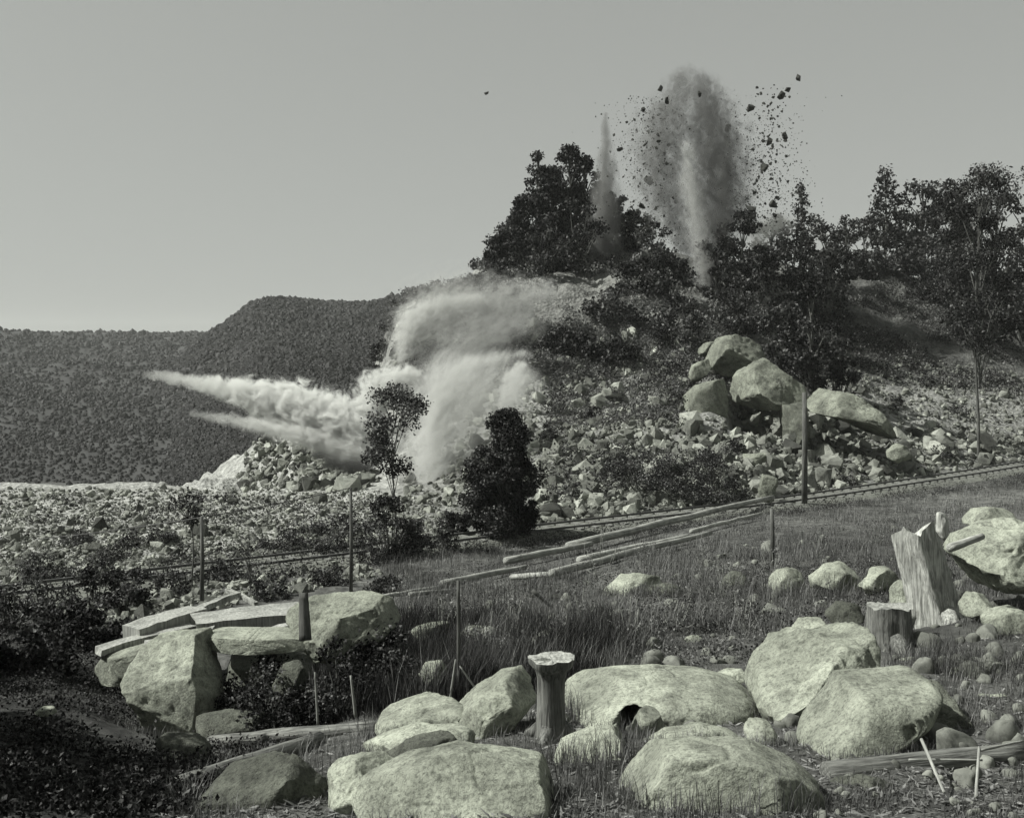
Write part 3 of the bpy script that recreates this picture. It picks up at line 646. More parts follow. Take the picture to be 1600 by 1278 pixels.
# ---- small stones of the near ground
near_polys = [
 ([(1380, 900), (1600, 900), (1600, 1200), (1500, 1200), (1380, 1060)], 150, 13, .16, 'small stones around the stumps on the right', 'small grey stone on the ground around the right-hand stumps'),
 ([(860, 1120), (1240, 1110), (1250, 1180), (1000, 1170), (870, 1160)], 110, 14, .13, 'pebbles in front of the long low boulder', 'small pale stone on the ground between the pale boulders'),
 ([(620, 940), (1180, 850), (1560, 800), (1400, 960), (1200, 1040), (900, 1050), (640, 1050)], 240, 15, .16, 'small stones in the brush', 'small stone half hidden in the brush of the slope'),
 ([(1260, 1180), (1600, 1170), (1600, 1278), (1280, 1278)], 70, 16, .12, 'small stones at the lower right corner', 'small stone among the twigs at the lower right corner')]
def stone_mesh(k):
    r = np.random.default_rng(300 + k); bm = bmesh.new(); bmesh.ops.create_icosphere(bm, subdivisions=3, radius=.5)
    V = np.array([v.co[:] for v in bm.verts]) * np.array([1.2, 1, .8]); Fc = np.array([[v.index for v in f.verts] for f in bm.faces]); bm.free()
    for _ in range(9):
        nrm = r.normal(size=3); nrm /= np.linalg.norm(nrm); sd = V @ nrm; V = V - (np.maximum(sd - sd.max() * r.uniform(.6, .9), 0) * .95)[:, None] * nrm
    V = V * (1 + .10 * fbm(V * 3 + k, k, 4))[:, None]
    return mesh_np('stone', V, Fc, M['stone'], True)
small_me = [stone_mesh(k) for k in range(14)]
for poly, cnt, sd, ms, grp, lab in near_polys:
    c = scatter(poly, int(cnt * .42), sd); r = np.random.default_rng(sd)
    for i, p in enumerate(c):
        s = float(np.clip(ms * math.exp(r.normal(0, .45)), .05, .5)) * (p[1] / 12) ** .5
        o = obj('stone', small_me[int(r.integers(0, 14))], loc=Vector((p[0], p[1], p[2] - s * .02))); o.scale = (s, s, s)
        o.rotation_euler = tuple(r.uniform(0, 6.28, 3)); tag(o, lab, 'stone', grp)

# ------------------------------------------------------------------ flying rocks
FL = []
r = np.random.default_rng(77)
named = [(1247, 122, 9, 'highest rock fragment thrown out to the upper right of the dust column'), (1031, 138, 9, 'elongated rock fragment left above the dark dust column'),
         (1042, 157, 9, 'long rock fragment just below the elongated one left above the dust'), (1005, 171, 7, 'rock fragment alone at the upper left of the flying debris'),
         (1093, 147, 7, 'rock fragment directly above the top of the dust column'), (1173, 170, 12, 'largest rock fragment in the upper right of the debris'),
         (1014, 283, 11, 'large dark rock fragment low in the left debris'), (969, 232, 7, 'outermost rock fragment on the left side of the debris'),
         (1226, 213, 10, 'large rock fragment at the right side of the debris halfway up'), (1193, 262, 11, 'long tilted rock fragment right of the dust column'),
         (1174, 325, 12, 'big rock fragment just above the dark tree tops right of the dust'), (1208, 320, 10, 'rock fragment above the light dust puff at right'),
         (1221, 150, 11, 'flat slanting rock fragment high on the right'), (1231, 140, 7, 'rock fragment just right above the flat slanting one'),
         (1202, 222, 10, 'pair-like rock fragment in the middle of the right debris'), (760, 145, 6, 'lone dark speck of rock high in the empty sky at left'),
         (1137, 201, 10, 'dark rock fragment at the right edge of the dust column')]
for px, py, s, lab in named: FL.append((px, py, s, lab, None))
for i in range(280):
    if i % 5 < 2:
        py = r.uniform(165, 365); px = r.normal(1012 + (py - 200) * 0.03, 22); lab = 'small dark rock fragment flying in the air left of the dust column'; grp = 'rock fragments flying left of the dust column'
        if px > 1075: px = 1075 - r.uniform(0, 40)
    else:
        py = 120 + 240 * r.beta(1.8, 1.5); px = r.normal(1204 - (py - 200) * 0.05, 20); lab = 'small dark rock fragment flying in the air right of the dust column'; grp = 'rock fragments flying right of the dust column'
        if px < 1150: px = 1150 + r.uniform(0, 40)
    FL.append((px, py, float(np.clip(2.6 * math.exp(r.normal(0, .42)), 1.3, 8)), lab, grp))
fly_me = [mesh_np('flying_rock', V * np.array([1.0, .8, 1.15]), Fc, M['flying']) for V, Fc in RK]
for i, (px, py, s, lab, grp) in enumerate(FL):
    d = r.uniform(106, 124); o = obj('flying_rock', fly_me[i % 14], loc=P(px, py, d)); k = s / F * d * 1.25; o.scale = (k, k, k * r.uniform(1, 1.5))
    o.rotation_euler = tuple(r.uniform(0, 6.28, 3)); tag(o, lab, 'flying rock', grp)

r = np.random.default_rng(78); n_ = 2600; lft = r.random(n_) < .45
py = np.where(lft, r.uniform(150, 385, n_), 130 + 240 * r.beta(2, 1.3, n_)); px = np.where(lft, r.normal(1018, 34, n_), r.normal(1188 - (py - 200) * .03, 36, n_)); d = r.uniform(106, 122, n_)
gr = np.column_stack([(px - CX) / F * d, d, EYE - (py - HY) / F * d])
tag(obj('grit', merge_rocks(gr, d / F * np.clip(1.5 * np.exp(r.normal(0, .35, n_)), .7, 3.2), 9, M['flying'], 'grit')), 'countless tiny stone chips sprayed into the air among the flying rocks', 'grit', kind='stuff')

# ------------------------------------------------------------------ vegetation
def leaves(cen, size, r, shade, flatz=1.0, aspect=1.6):
    """one small bent leaf clump (two triangles) round each centre"""
    n = len(cen); R = rand_rots(r, n)
    base = np.array([[-.5, 0, 0], [0, -.5 / aspect, .12], [.5, 0, 0], [0, .5 / aspect, .12]])
    V = np.einsum('nij,kj->nki', R, base) * size[:, None, None]; V[:, :, 2] *= flatz
    V = V + cen[:, None, :]
    Fc = np.array([[0, 1, 3], [1, 2, 3]])[None] + (np.arange(n) * 4)[:, None, None]
    return V.reshape(-1, 3), Fc.reshape(-1, 3), np.repeat(shade, 4)

def tree(name, base, h, w, kind, label, leafmat='leaf', nleaf=1500, lsize=None, seed=0, cat='tree', trunk='bark', group=None, trunk_frac=0.25, lean=0.0, tw=None):
    r = np.random.default_rng(seed + 31); rn = random.Random(seed)
    root = empty(name, base); tag(root, label, cat, group)
    lsize = lsize or max(0.10, h * 0.03)
    tb = MB(); tw = tw or h * 0.018 + .03
    top = Vector((lean * h, 0, h * (0.97 if kind in ('conifer', 'bare') else 0.8)))
    bend = [Vector((top.x * t + math.sin(t * 5 + seed) * h * .012, math.cos(t * 4 + seed) * h * .01, top.z * t)) for t in np.linspace(0, 1, 8)]
    bend[0] = Vector((0, 0, -.25))
    if kind != 'bush': tb.tube(bend, [tw * (1 - .85 * t) for t in np.linspace(0, 1, 8)], 7, .12, seed=seed)
    cen, sh = [], []
    def axis(z): t = z / top.z; return np.array([top.x * t, 0, z])
    if kind == 'conifer':
        nb = 60
        for k in range(nb):
            t = (k + rn.random()) / nb; z = h * (trunk_frac + (1 - trunk_frac) * t)
            L = w / 2 * (1 - t) ** 0.65 * rn.uniform(0.55, 1.12) * (1.0 if t > .12 else .75) + .04 * w; a = rn.uniform(0, 6.28)
            e = axis(z) + np.array([math.cos(a) * L, math.sin(a) * L, -L * .12 + rn.uniform(-.05, .1) * L])
            if k % 2 == 0: tb.tube([Vector(axis(z)), Vector(e)], [tw * .25 * (1 - t) + .01, .008], 4)
            m_ = max(4, int(nleaf / nb * (1.3 - t))); s = r.uniform(.15, 1.05, m_)[:, None]
            c = axis(z) * (1 - s) + e * s + r.normal(0, w * .055, (m_, 3)) * (1.2 - .5 * s); cen.append(c); sh.append(np.full(m_, rn.uniform(.15, .75)) + r.normal(0, .15, m_))
    else:
        nb = {'round': 26, 'bare': 30, 'bush': 22, 'loose': 20, 'column': 60}[kind]
        for k in range(nb):
            if kind == 'bush':
                a = rn.uniform(0, 6.28); q_ = rn.random() ** .5; zt = rn.uniform(.05, 1) * math.sqrt(max(0, 1 - q_ * q_ * .85))
                c0 = np.array([math.cos(a) * q_ * w / 2, math.sin(a) * q_ * w / 2, h * zt * .92])
            elif kind == 'column':
                t = rn.random(); a = rn.uniform(0, 6.28); q_ = min(1, 2.2 * (1 - t) + .10) * min(1, .55 + t * 2.2) * rn.uniform(.25, 1.12)
                c0 = axis(h * (.04 + .9 * t)) + np.array([math.cos(a) * q_ * w / 2, math.sin(a) * q_ * w / 2, 0])
            else:
                t = rn.random(); a = rn.uniform(0, 6.28); q_ = math.sqrt(max(0, 1 - (2 * t - 1) ** 2)) * rn.uniform(.35, 1)
                c0 = axis(h * (trunk_frac + (0.93 - trunk_frac) * t)) + np.array([math.cos(a) * q_ * w / 2, math.sin(a) * q_ * w / 2, 0])
            zb = max(0.02 * h, c0[2] - abs(c0[0] - axis(c0[2])[0]) * 1.1 - .12 * h) if kind != 'bush' else 0.0
            s0 = Vector(axis(min(zb, top.z * .95))) if kind != 'bush' else Vector((c0[0] * .25, c0[1] * .25, -.1))
            mid = (s0 + Vector(c0)) / 2 + Vector((rn.uniform(-.04, .04) * w, rn.uniform(-.04, .04) * w, .05 * h))
            tb.tube([s0, mid, Vector(c0)], [tw * .42, tw * .25, .012], 5, seed=k)
            if kind == 'bare':
                for j in range(9):
                    e = Vector(c0) + Vector((rn.uniform(-1, 1), rn.uniform(-1, 1), rn.uniform(-.2, 1))) * w * .17
                    tb.tube([mid.lerp(Vector(c0), rn.random()), e], [tw * .13, .006], 3, cap=False)
            br = w * {'round': .17, 'bare': .16, 'bush': .17, 'loose': .19, 'column': .16}[kind] * rn.uniform(.7, 1.3)
            m_ = int(nleaf / nb); dd = r.normal(size=(m_, 3)); dd /= np.linalg.norm(dd, axis=1)[:, None]
            c = c0 + dd * br * r.random((m_, 1)) ** .45 * np.array([1, 1, .75]); c += r.normal(0, br * .12, c.shape)
            if kind != 'bush': c[:, 2] = np.maximum(c[:, 2], .03 * h)
            else: c[:, 2] = np.maximum(c[:, 2], .0)
            cen.append(c); sh.append(np.full(m_, rn.uniform(.1, .8)) + r.normal(0, .18, m_))
    cen = np.concatenate(cen); sh = np.clip(np.concatenate(sh) + r.normal(0, .22, len(cen)), 0, 1)
    V, Fc, S = leaves(cen, lsize * r.uniform(.5, 1.4, len(cen)), r, sh)
    tb.build('stem' if kind == 'bush' else 'trunk', M[trunk], root)
    obj('foliage' if kind == 'bush' else 'crown', mesh_np('crown', V, Fc, M[leafmat], False, S), root)
    return root

def T(px, d, top, wpx, kind, label, leafmat='leaf_dark', **kw):
    b = at(px, d); zt = EYE - (top - HY) / F * d; h = max(.4, zt - b.z)
    name = kw.pop('name', {'conifer': 'evergreen_tree', 'round': 'broadleaf_tree', 'bare': 'bare_tree', 'bush': 'bush', 'loose': 'sapling', 'column': 'cedar_tree'}[kind])
    cat = 'bush' if kind == 'bush' else 'tree'
    T.n += 1
    return tree(name, b, h, wpx / F * d, kind, label, leafmat, seed=T.n * 7, cat=kw.pop('cat', cat), **kw)
T.n = 0
# knoll top, from its left edge to the thin dust spout
T(768, 117, 398, 62, 'bush', 'lowest dark bush at the left foot of the knoll trees', nleaf=2600, lsize=.35)
T(788, 119, 368, 67, 'round', 'dark tree stepping down at the left end of the knoll, just above the lowest bush', nleaf=2600, lsize=.38, trunk_frac=.05)
T(806, 120, 338, 75, 'round', 'dark tree third from the left end of the knoll', lsize=.38, nleaf=3740, trunk_frac=.05)
T(822, 121, 290, 72, 'round', 'dark tree left of and below the pointed left summit tree', lsize=.38, nleaf=3740, trunk_frac=.05)
T(842, 121, 234, 62, 'column', 'narrow pointed evergreen forming the left summit of the knoll', lsize=.38, nleaf=4420, trunk_frac=.05)
T(862, 122, 256, 78, 'column', 'dark tree filling the dip between the two summits of the knoll', lsize=.38, nleaf=4420, trunk_frac=.05)
T(890, 123, 222, 66, 'column', 'tallest dark evergreen on the knoll', lsize=.38, nleaf=5440, trunk_frac=.05)
T(914, 123, 236, 60, 'column', 'dark tree right of the tallest evergreen, left of the thin dust spout', lsize=.38, nleaf=4420, trunk_frac=.05)
T(962, 124, 296, 62, 'round', 'dark tree right of the thin dust spout', lsize=.38, nleaf=3740, trunk_frac=.05)
T(990, 125, 328, 59, 'round', 'smaller dark tree at the right end of the knoll', nleaf=2600, lsize=.38, trunk_frac=.05)
T(845, 114, 325, 96, 'bush', 'dark bush in front of the left summit of the knoll', lsize=.35, nleaf=3060)
T(895, 116, 300, 96, 'bush', 'dark bush in front of the tallest evergreen', lsize=.35, nleaf=3060)
for i, (px, d, tp, w) in enumerate([(588, 98, 548, 44), (598, 101, 520, 46), (610, 104, 492, 46), (630, 106, 468, 48), (655, 108, 454, 46), (690, 112, 441, 50), (725, 114, 432, 46), (745, 115, 425, 40)]):
    b_ = at(px, d); h_ = max(1.0, EYE - (tp - HY) / F * d - b_.z)
    tree('bush', b_, h_, w / F * d, 'bush', 'ragged shrub on the steep left edge of the blasted hill', 'leaf', 1500, .2, seed=950 + i, cat='bush', group='shrubs along the left edge of the hill')
# middle and right of the hill
T(1020, 112, 345, 60, 'round', 'mottled tree left of the foot of the dust column', 'leaf', lsize=.36, nleaf=1800, trunk_frac=.05)
T(1000, 104, 400, 80, 'bush', 'dark thicket on the slope below the right end of the knoll', lsize=.36, nleaf=2400)
T(1045, 103, 385, 76, 'bush', 'dark thicket at the left foot of the dust column', lsize=.36, nleaf=2400)
T(960, 98, 455, 90, 'bush', 'grey-leaved bush in the middle of the upper slope', 'leaf', lsize=.34, nleaf=2000)
T(1050, 94, 452, 90, 'bush', 'mottled bush on the slope above the rock outcrop', 'leaf', lsize=.32, nleaf=2200)
T(880, 93, 505, 76, 'bush', 'dark bush on the left shoulder of the slope behind the dust', lsize=.32, nleaf=1800)
T(965, 91, 530, 84, 'bush', 'blackest bush in the middle of the slope', lsize=.32, nleaf=2000)
T(905, 92, 520, 60, 'bush', 'dark low bush between the shoulder bush and the blackest one', lsize=.32, nleaf=1200)
T(1120, 108, 372, 80, 'round', 'dark tree right behind the foot of the dust column', lsize=.36, nleaf=2600, trunk_frac=.05)
T(1160, 112, 322, 84, 'round', 'dark tree just right of the dust column', lsize=.38, nleaf=3000, trunk_frac=.05)
T(1205, 122, 335, 80, 'round', 'pale dusty-leaved tree right of the dust column', 'leaf_pale', lsize=.38, nleaf=2200, trunk_frac=.05)
T(1252, 122, 286, 62, 'conifer', 'pointed tree rising above its neighbours right of the debris', 'leaf', lsize=.36, nleaf=2600, trunk_frac=.1)
T(1290, 128, 328, 74, 'round', 'round tree right of the pointed one on the ridge', 'leaf', lsize=.38, nleaf=2400, trunk_frac=.1)
T(1322, 134, 336, 60, 'round', 'small round tree left of the gap in the ridge trees', 'leaf', lsize=.38, nleaf=1600, trunk_frac=.1)
T(1150, 99, 425, 96, 'bush', 'dark broad bush above the large rock outcrop', 'leaf', lsize=.32, nleaf=2600)
T(1190, 103, 385, 90, 'round', 'dark tree in the thicket above the rock outcrop', lsize=.34, nleaf=3000, trunk_frac=.03)
T(1240, 104, 375, 104, 'round', 'dark dense tree in the middle of the right thicket', lsize=.34, nleaf=3400, trunk_frac=.03)
T(1295, 112, 385, 90, 'round', 'dark tree on the right side of the thicket', lsize=.36, nleaf=2800, trunk_frac=.03)
T(1268, 88, 435, 100, 'round', 'big black-leaved tree hanging over the block pile', lsize=.32, nleaf=4200, trunk_frac=.12)
T(1225, 91, 470, 80, 'round', 'black-leaved tree left of the big one over the block pile', lsize=.32, nleaf=2600, trunk_frac=.08)
T(1310, 91, 505, 56, 'bush', 'dark bush right of the big black-leaved tree', lsize=.32, nleaf=1500)
T(1383, 150, 262, 78, 'conifer', 'pine with a visible pale trunk right of the gap in the ridge trees', lsize=.5, nleaf=2400, trunk_frac=.28, trunk='bark_pale', tw=.26)
T(1350, 158, 330, 60, 'round', 'low dark tree left of the pine on the ridge', lsize=.5, nleaf=1600, trunk_frac=.1)
T(1415, 158, 312, 70, 'round', 'dark tree just right of the pine', lsize=.5, nleaf=2000, trunk_frac=.08)
T(1443, 150, 268, 86, 'round', 'dark round-topped tree left of the tall pale-trunked tree', lsize=.5, nleaf=3400, trunk_frac=.12)
T(1492, 150, 290, 80, 'round', 'dark tree low on the left behind the tall pale trunk', lsize=.5, nleaf=2600, trunk_frac=.08)
T(1529, 84, 238, 150, 'bare', 'tall tree with a long thin pale trunk at the right, crown above the ridge', 'leaf_dark', lsize=.2, nleaf=14000, trunk_frac=.36, tw=.12)
T(1500, 152, 262, 80, 'round', 'dark tree behind the long thin pale trunk', lsize=.5, nleaf=2600, trunk_frac=.1)
T(1556, 148, 270, 90, 'round', 'dark tree at the right edge behind the crown of the tall pale-trunked tree', 'leaf', lsize=.5, nleaf=2400, trunk_frac=.08)
T(1610, 150, 250, 90, 'round', 'dark tree cut by the right edge', lsize=.5, nleaf=2000, trunk_frac=.08)
for i, (px, d, tp, w, lab) in enumerate([(1440, 138, 385, 90, 'dark undergrowth bush below the round-topped tree on the ridge'), (1490, 130, 395, 90, 'dark undergrowth bush left of the tall pale trunk'),
        (1548, 126, 400, 90, 'dark undergrowth bush right of the tall pale trunk'), (1390, 140, 400, 70, 'dark undergrowth bush under the pine'), (1345, 138, 405, 60, 'dark undergrowth bush at the left end of the right ridge'),
        (1530, 116, 455, 76, 'dark bush low on the right hillside'), (1605, 120, 400, 100, 'dark bush cut by the right edge')]):
    T(px, d, tp - 8, w * 1.25, 'bush', lab, lsize=.4, nleaf=3600)
# valley and track side
T(790, 49.5, 636, 112, 'column', 'tall black cedar standing by the track in front of the blast', lsize=.13, nleaf=38000, trunk_frac=.04, tw=.14)
T(808, 50.5, 690, 62, 'column', 'dark cedar growing against the right side of the tall one', lsize=.13, nleaf=14000, trunk_frac=.04)
T(757, 50, 730, 52, 'bush', 'ragged dark bush at the left side of the tall black cedar', 'leaf', lsize=.13, nleaf=5000, name='bush')
T(712, 50.5, 782, 50, 'bush', 'low dark bush left of the cedar by the track', 'leaf', lsize=.12, nleaf=3000)
T(616, 46, 590, 104, 'loose', 'thin-trunked leafy tree in front of the white dust left of the cedar', 'leaf', lsize=.13, nleaf=5200, trunk_frac=.48, tw=.05)
T(612, 45, 745, 84, 'bush', 'dark bush at the foot of the thin-trunked tree', 'leaf', lsize=.12, nleaf=4500)
T(652, 47, 800, 40, 'bush', 'small dark bush right of the thin trunk', 'leaf', lsize=.11, nleaf=1600)
T(1000, 61, 672, 100, 'bush', 'loose grey bush on the talus, left one of three', 'leaf', lsize=.12, nleaf=4500)
T(1060, 61, 662, 100, 'bush', 'loose grey bush on the talus, middle one of three', 'leaf', lsize=.12, nleaf=4500)
T(1120, 62, 676, 90, 'bush', 'loose dark bush on the talus left of the bright flat block', 'leaf', lsize=.12, nleaf=4500)
T(300, 38, 760, 56, 'loose', 'spindly small tree beside the left telegraph pole', 'leaf', lsize=.12, nleaf=500, trunk_frac=.66, tw=.04)
T(352, 62, 770, 36, 'bush', 'small dark bush alone on the valley floor', 'leaf', lsize=.14, nleaf=400)
T(390, 34, 815, 40, 'loose', 'thin leafless sapling right of the spindly tree', 'leaf', lsize=.07, nleaf=60, trunk_frac=.3, tw=.03)
T(205, 47, 826, 40, 'bush', 'dark bush on the valley floor at left', 'leaf', lsize=.13, nleaf=500)
T(480, 50, 806, 60, 'bush', 'low dark scrub on the valley floor in the middle', 'leaf', lsize=.13, nleaf=700)
T(535, 51, 800, 50, 'bush', 'dark scrub clump left of the second telegraph pole base', 'leaf', lsize=.13, nleaf=600)
T(150, 31, 868, 90, 'bush', 'dark bush right one of the pair in the left foreground', 'leaf', lsize=.10, nleaf=2600)
T(205, 30, 876, 70, 'bush', 'dark bush touching the rubble behind the planks', 'leaf', lsize=.10, nleaf=2000)
T(70, 28, 880, 90, 'bush', 'twiggy bush at the left edge', 'leaf', lsize=.09, nleaf=1400)
T(20, 25, 900, 90, 'bush', 'bush cut by the left edge', 'leaf', lsize=.09, nleaf=1600)
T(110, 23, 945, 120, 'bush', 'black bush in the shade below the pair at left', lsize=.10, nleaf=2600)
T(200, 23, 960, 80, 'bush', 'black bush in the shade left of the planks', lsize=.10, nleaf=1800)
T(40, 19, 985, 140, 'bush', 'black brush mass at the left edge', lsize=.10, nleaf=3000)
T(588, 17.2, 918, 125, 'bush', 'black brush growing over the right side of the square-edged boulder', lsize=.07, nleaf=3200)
T(440, 16.4, 1030, 170, 'bush', 'black brush added as shadow in the front of the shaded rock hollow', lsize=.06, nleaf=6500)  # added brush, its black leaves stand in for the shadow of the hollow
T(365, 16.9, 1060, 80, 'bush', 'low black brush added as shadow at the right foot of the large pointed boulder', lsize=.06, nleaf=2600)  # added brush, black to pass for shadow beside the boulder
T(395, 17.6, 1012, 160, 'bush', 'black brush added as shadow inside the hollow under the rock ledge', lsize=.06, nleaf=4500)  # added brush that blackens the hollow in place of shadow
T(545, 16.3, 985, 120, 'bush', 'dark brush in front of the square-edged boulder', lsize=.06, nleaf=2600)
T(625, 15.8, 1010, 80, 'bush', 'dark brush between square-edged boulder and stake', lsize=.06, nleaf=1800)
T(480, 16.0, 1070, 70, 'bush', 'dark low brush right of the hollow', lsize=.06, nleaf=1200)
rb = np.random.default_rng(5)
for i, (px, py) in enumerate([(880, 625), (925, 655), (905, 600), (1010, 610), (1040, 585), (860, 690), (1150, 705), (1180, 660), (1330, 600), (1390, 590), (1450, 610), (1500, 650), (1430, 560), (1340, 545), (1540, 560), (1110, 725), (940, 590), (985, 560), (1320, 760), (1470, 715), (760, 480), (800, 520), (720, 470), (690, 500), (850, 450), (900, 430), (960, 420), (650, 480), (1480, 540), (1400, 640)]):
    b_ = hit(px, py, 40)
    if b_ is None: continue
    d_ = b_.y; hpx = rb.uniform(16, 34); wpx = rb.uniform(26, 52)
    tree('bush', b_, hpx / F * d_, wpx / F * d_, 'bush', ('small scrubby bush on the dusty left shoulder of the hill' if px < 830 else 'small scrubby bush on the open rocky slope left of the rock blocks' if px < 1200 else 'small scrubby bush on the open hillside right of the rock blocks'), ['leaf', 'leaf_dark', 'leaf'][i % 3], int(rb.uniform(250, 600)), .17, seed=700 + i, cat='bush', group='small bushes dotted on the hillside')
for i, (px, py, hpx, wpx) in enumerate([(250, 850, 30, 50), (440, 858, 36, 60), (500, 868, 44, 60), (545, 862, 50, 50), (585, 880, 60, 60), (650, 870, 50, 50), (690, 862, 46, 50), (120, 850, 26, 50), (60, 900, 40, 70), (270, 930, 40, 60), (420, 935, 40, 60), (350, 905, 30, 50), (170, 880, 34, 60), (600, 930, 30, 60), (520, 915, 34, 60)]):
    b_ = hit(px, py); d_ = b_.y
    tree('bush', b_, hpx / F * d_, wpx / F * d_, 'bush', 'small ragged bush beside the railway track on the left half', 'leaf', 1500, .09, seed=850 + i, cat='bush', group='ragged bushes beside the track on the left')
for i, (px, py, hpx) in enumerate([(940, 905, 90), (1130, 935, 80), (1050, 985, 100), (985, 1010, 90), (1205, 905, 60), (1100, 900, 55), (905, 980, 80), (800, 985, 70), (760, 1030, 90), (1160, 985, 70), (1010, 880, 50), (880, 1010, 60), (1280, 870, 45), (1370, 850, 45), (1500, 800, 35), (690, 1000, 80)]):
    b_ = hit(px, py); d_ = b_.y
    tree('sapling', b_, hpx / F * d_, hpx * .7 / F * d_, 'bush', 'wiry leafless weed stalks standing in the brush of the near slope', 'grass', 260, .05, seed=800 + i, cat='weed', group='wiry weeds on the near slope', trunk='bark_pale', tw=.012)
# big trees standing outside the picture on the left: their shade darkens the lower left corner
for i, (x, y, h, w) in enumerate([(-9.6, 12.2, 5.6, 5), (-13.2, 17, 5.4, 5.2), (-8.2, 8.2, 5.6, 5), (-16.5, 22, 5.5, 5.4), (-6.8, 5.4, 4.6, 4.4)]):
    tree('broadleaf_tree', Vector((x, y, float(H(x, y)[0]))), h, w, 'round', 'big leafy tree just outside the left edge, shading the lower left corner', 'leaf_dark', nleaf=5000, lsize=.32, seed=400 + i, group='shade trees outside the left edge', trunk_frac=.2)

# low scrub and grass
def tufts(polys, cnt, seed, hmin, hmax, name, label, mat, blades=6, patchy=0, width=.005, pts=None):
    r = np.random.default_rng(seed); c = pts if pts is not None else np.concatenate([scatter(p, int(cnt * w), seed + k) for k, (p, w) in enumerate(polys)])
    pf = fbm(c * np.array([.7, .45, 0]), seed + 40, 4)
    if patchy: c, pf = c[pf > patchy - .35], pf[pf > patchy - .35]
    n = len(c); dsc = np.clip((c[:, 1] / 14) ** .6, .8, 2.2)
    Vs = []; h = r.uniform(hmin, hmax, (n, blades)) * np.clip(.8 + pf * 1.1, .25, 1.7)[:, None]; a = r.uniform(0, 6.28, (n, blades)); t = r.uniform(.1, .7, (n, blades))
    off = r.normal(0, .09, (n, blades, 2)) * dsc[:, None, None]
    b0 = c[:, None, :] + np.concatenate([off, np.full((n, blades, 1), -.03)], 2)
    w_ = width * dsc[:, None]
    side = np.stack([-np.sin(a) * w_, np.cos(a) * w_, 0 * a], -1)
    mid = b0 + np.stack([np.cos(a) * h * t * .35, np.sin(a) * h * t * .35, h * .6], -1)
    tip = b0 + np.stack([np.cos(a) * h * t, np.sin(a) * h * t, h], -1)
    V = np.stack([b0 - side, b0 + side, mid + side * .7, mid - side * .7, tip], 2).reshape(-1, 3)
    k = n * blades; q_ = np.arange(k) * 5
    F3 = np.stack([np.stack([q_, q_ + 1, q_ + 2], 1), np.stack([q_, q_ + 2, q_ + 3], 1), np.stack([q_ + 3, q_ + 2, q_ + 4], 1)], 1).reshape(-1, 3)
    sh = np.clip(np.repeat(r.normal(.4, .2, n) + fbm(c * .5, seed, 3) * .35, blades * 5) + np.repeat(r.normal(0, .12, k), 5), 0, 1)
    tag(obj(name, mesh_np(name, V, F3, M[mat], False, sh)), label, name, kind='stuff')
slope = [(600, 880), (800, 850), (1200, 797), (1640, 742), (1640, 900), (1400, 990), (1180, 1070), (900, 1065), (640, 1100)]
tufts([(slope, 1.0)], 26000, 3, .03, .16, 'dry_grass', 'dry brushy grass covering the slope between the boulders and the track', 'grass', patchy=.0)
tufts([(slope, 1.0)], 9000, 4, .12, .48, 'tall_weeds', 'taller wiry weeds in uneven clumps on the brushy slope', 'grass', 5, patchy=.35, width=.004)
tufts([([(500, 1000), (720, 960), (1000, 1000), (900, 1075), (700, 1100), (600, 1120), (480, 1130)], 1.0)], 4500, 5, .1, .5, 'brush', 'dark twiggy brush between the left boulders and the stake', 'leaf', 7, width=.005, patchy=.2)
tufts([([(860, 1130), (1250, 1120), (1280, 1190), (1000, 1170), (870, 1170)], .25), ([(1280, 1180), (1640, 1170), (1640, 1300), (1290, 1300)], .25), ([(1370, 960), (1640, 930), (1640, 1170), (1480, 1160), (1480, 1060), (1390, 1020)], .25), ([(280, 1300), (300, 1180), (600, 1140), (900, 1140), (1250, 1150), (1280, 1300)], .25)], 5200, 8, .03, .2, 'weeds', 'short dry weeds on the bare ground between the near boulders', 'grass', 6, width=.004, patchy=.2)
def rim_tufts():
    """weeds growing up against the feet of the near boulders"""
    r = np.random.default_rng(91); C = []
    for o in [o for o in bpy.data.objects if o.name.startswith('boulder') and o.location.y < 30]:
        v = np.empty(len(o.data.vertices) * 3); o.data.vertices.foreach_get('co', v); v = v.reshape(-1, 3)
        rx, ry = np.abs(v[:, 0]).max(), np.abs(v[:, 1]).max(); n_ = int(60 + 90 * rx)
        a = r.uniform(math.pi * .9, math.pi * 2.1, n_); k = r.uniform(.95, 1.2, n_)
        x, y = o.location.x + np.cos(a) * rx * k, o.location.y + np.sin(a) * ry * k
        C.append(np.column_stack([x, y, H(x, y)]))
    return np.concatenate(C)
tufts(None, 0, 12, .05, .26, 'rim_weeds', 'weeds growing up against the feet of the near boulders', 'grass', 5, width=.004, pts=rim_tufts())
def litter():
    r = np.random.default_rng(17); c = scatter([(240, 1110), (640, 1080), (1240, 1090), (1640, 960), (1640, 1320), (240, 1320)], 16000, 18)
    n = len(c); c[:, 2] += r.uniform(.005, .03, n); a = r.uniform(0, 6.28, n); sz = r.uniform(.008, .028, n); ln = r.uniform(.6, 3, n)
    e1 = np.stack([np.cos(a), np.sin(a), r.normal(0, .25, n)], 1) * (sz * ln)[:, None]; e2 = np.stack([-np.sin(a), np.cos(a), r.normal(0, .3, n)], 1) * (sz * .5)[:, None]
    V = np.stack([c - e1, c + e2, c + e1, c - e2], 1).reshape(-1, 3); q_ = np.arange(n) * 4
    Fc = np.stack([q_, q_ + 1, q_ + 2, q_ + 3], 1)
    tag(obj('leaf_litter', mesh_np('leaf_litter', V, Fc, M['grass'], False, np.repeat(r.uniform(0, 1, n), 4))), 'dead leaves and chips littering the bare ground between the boulders', 'leaf litter', kind='stuff')
litter()

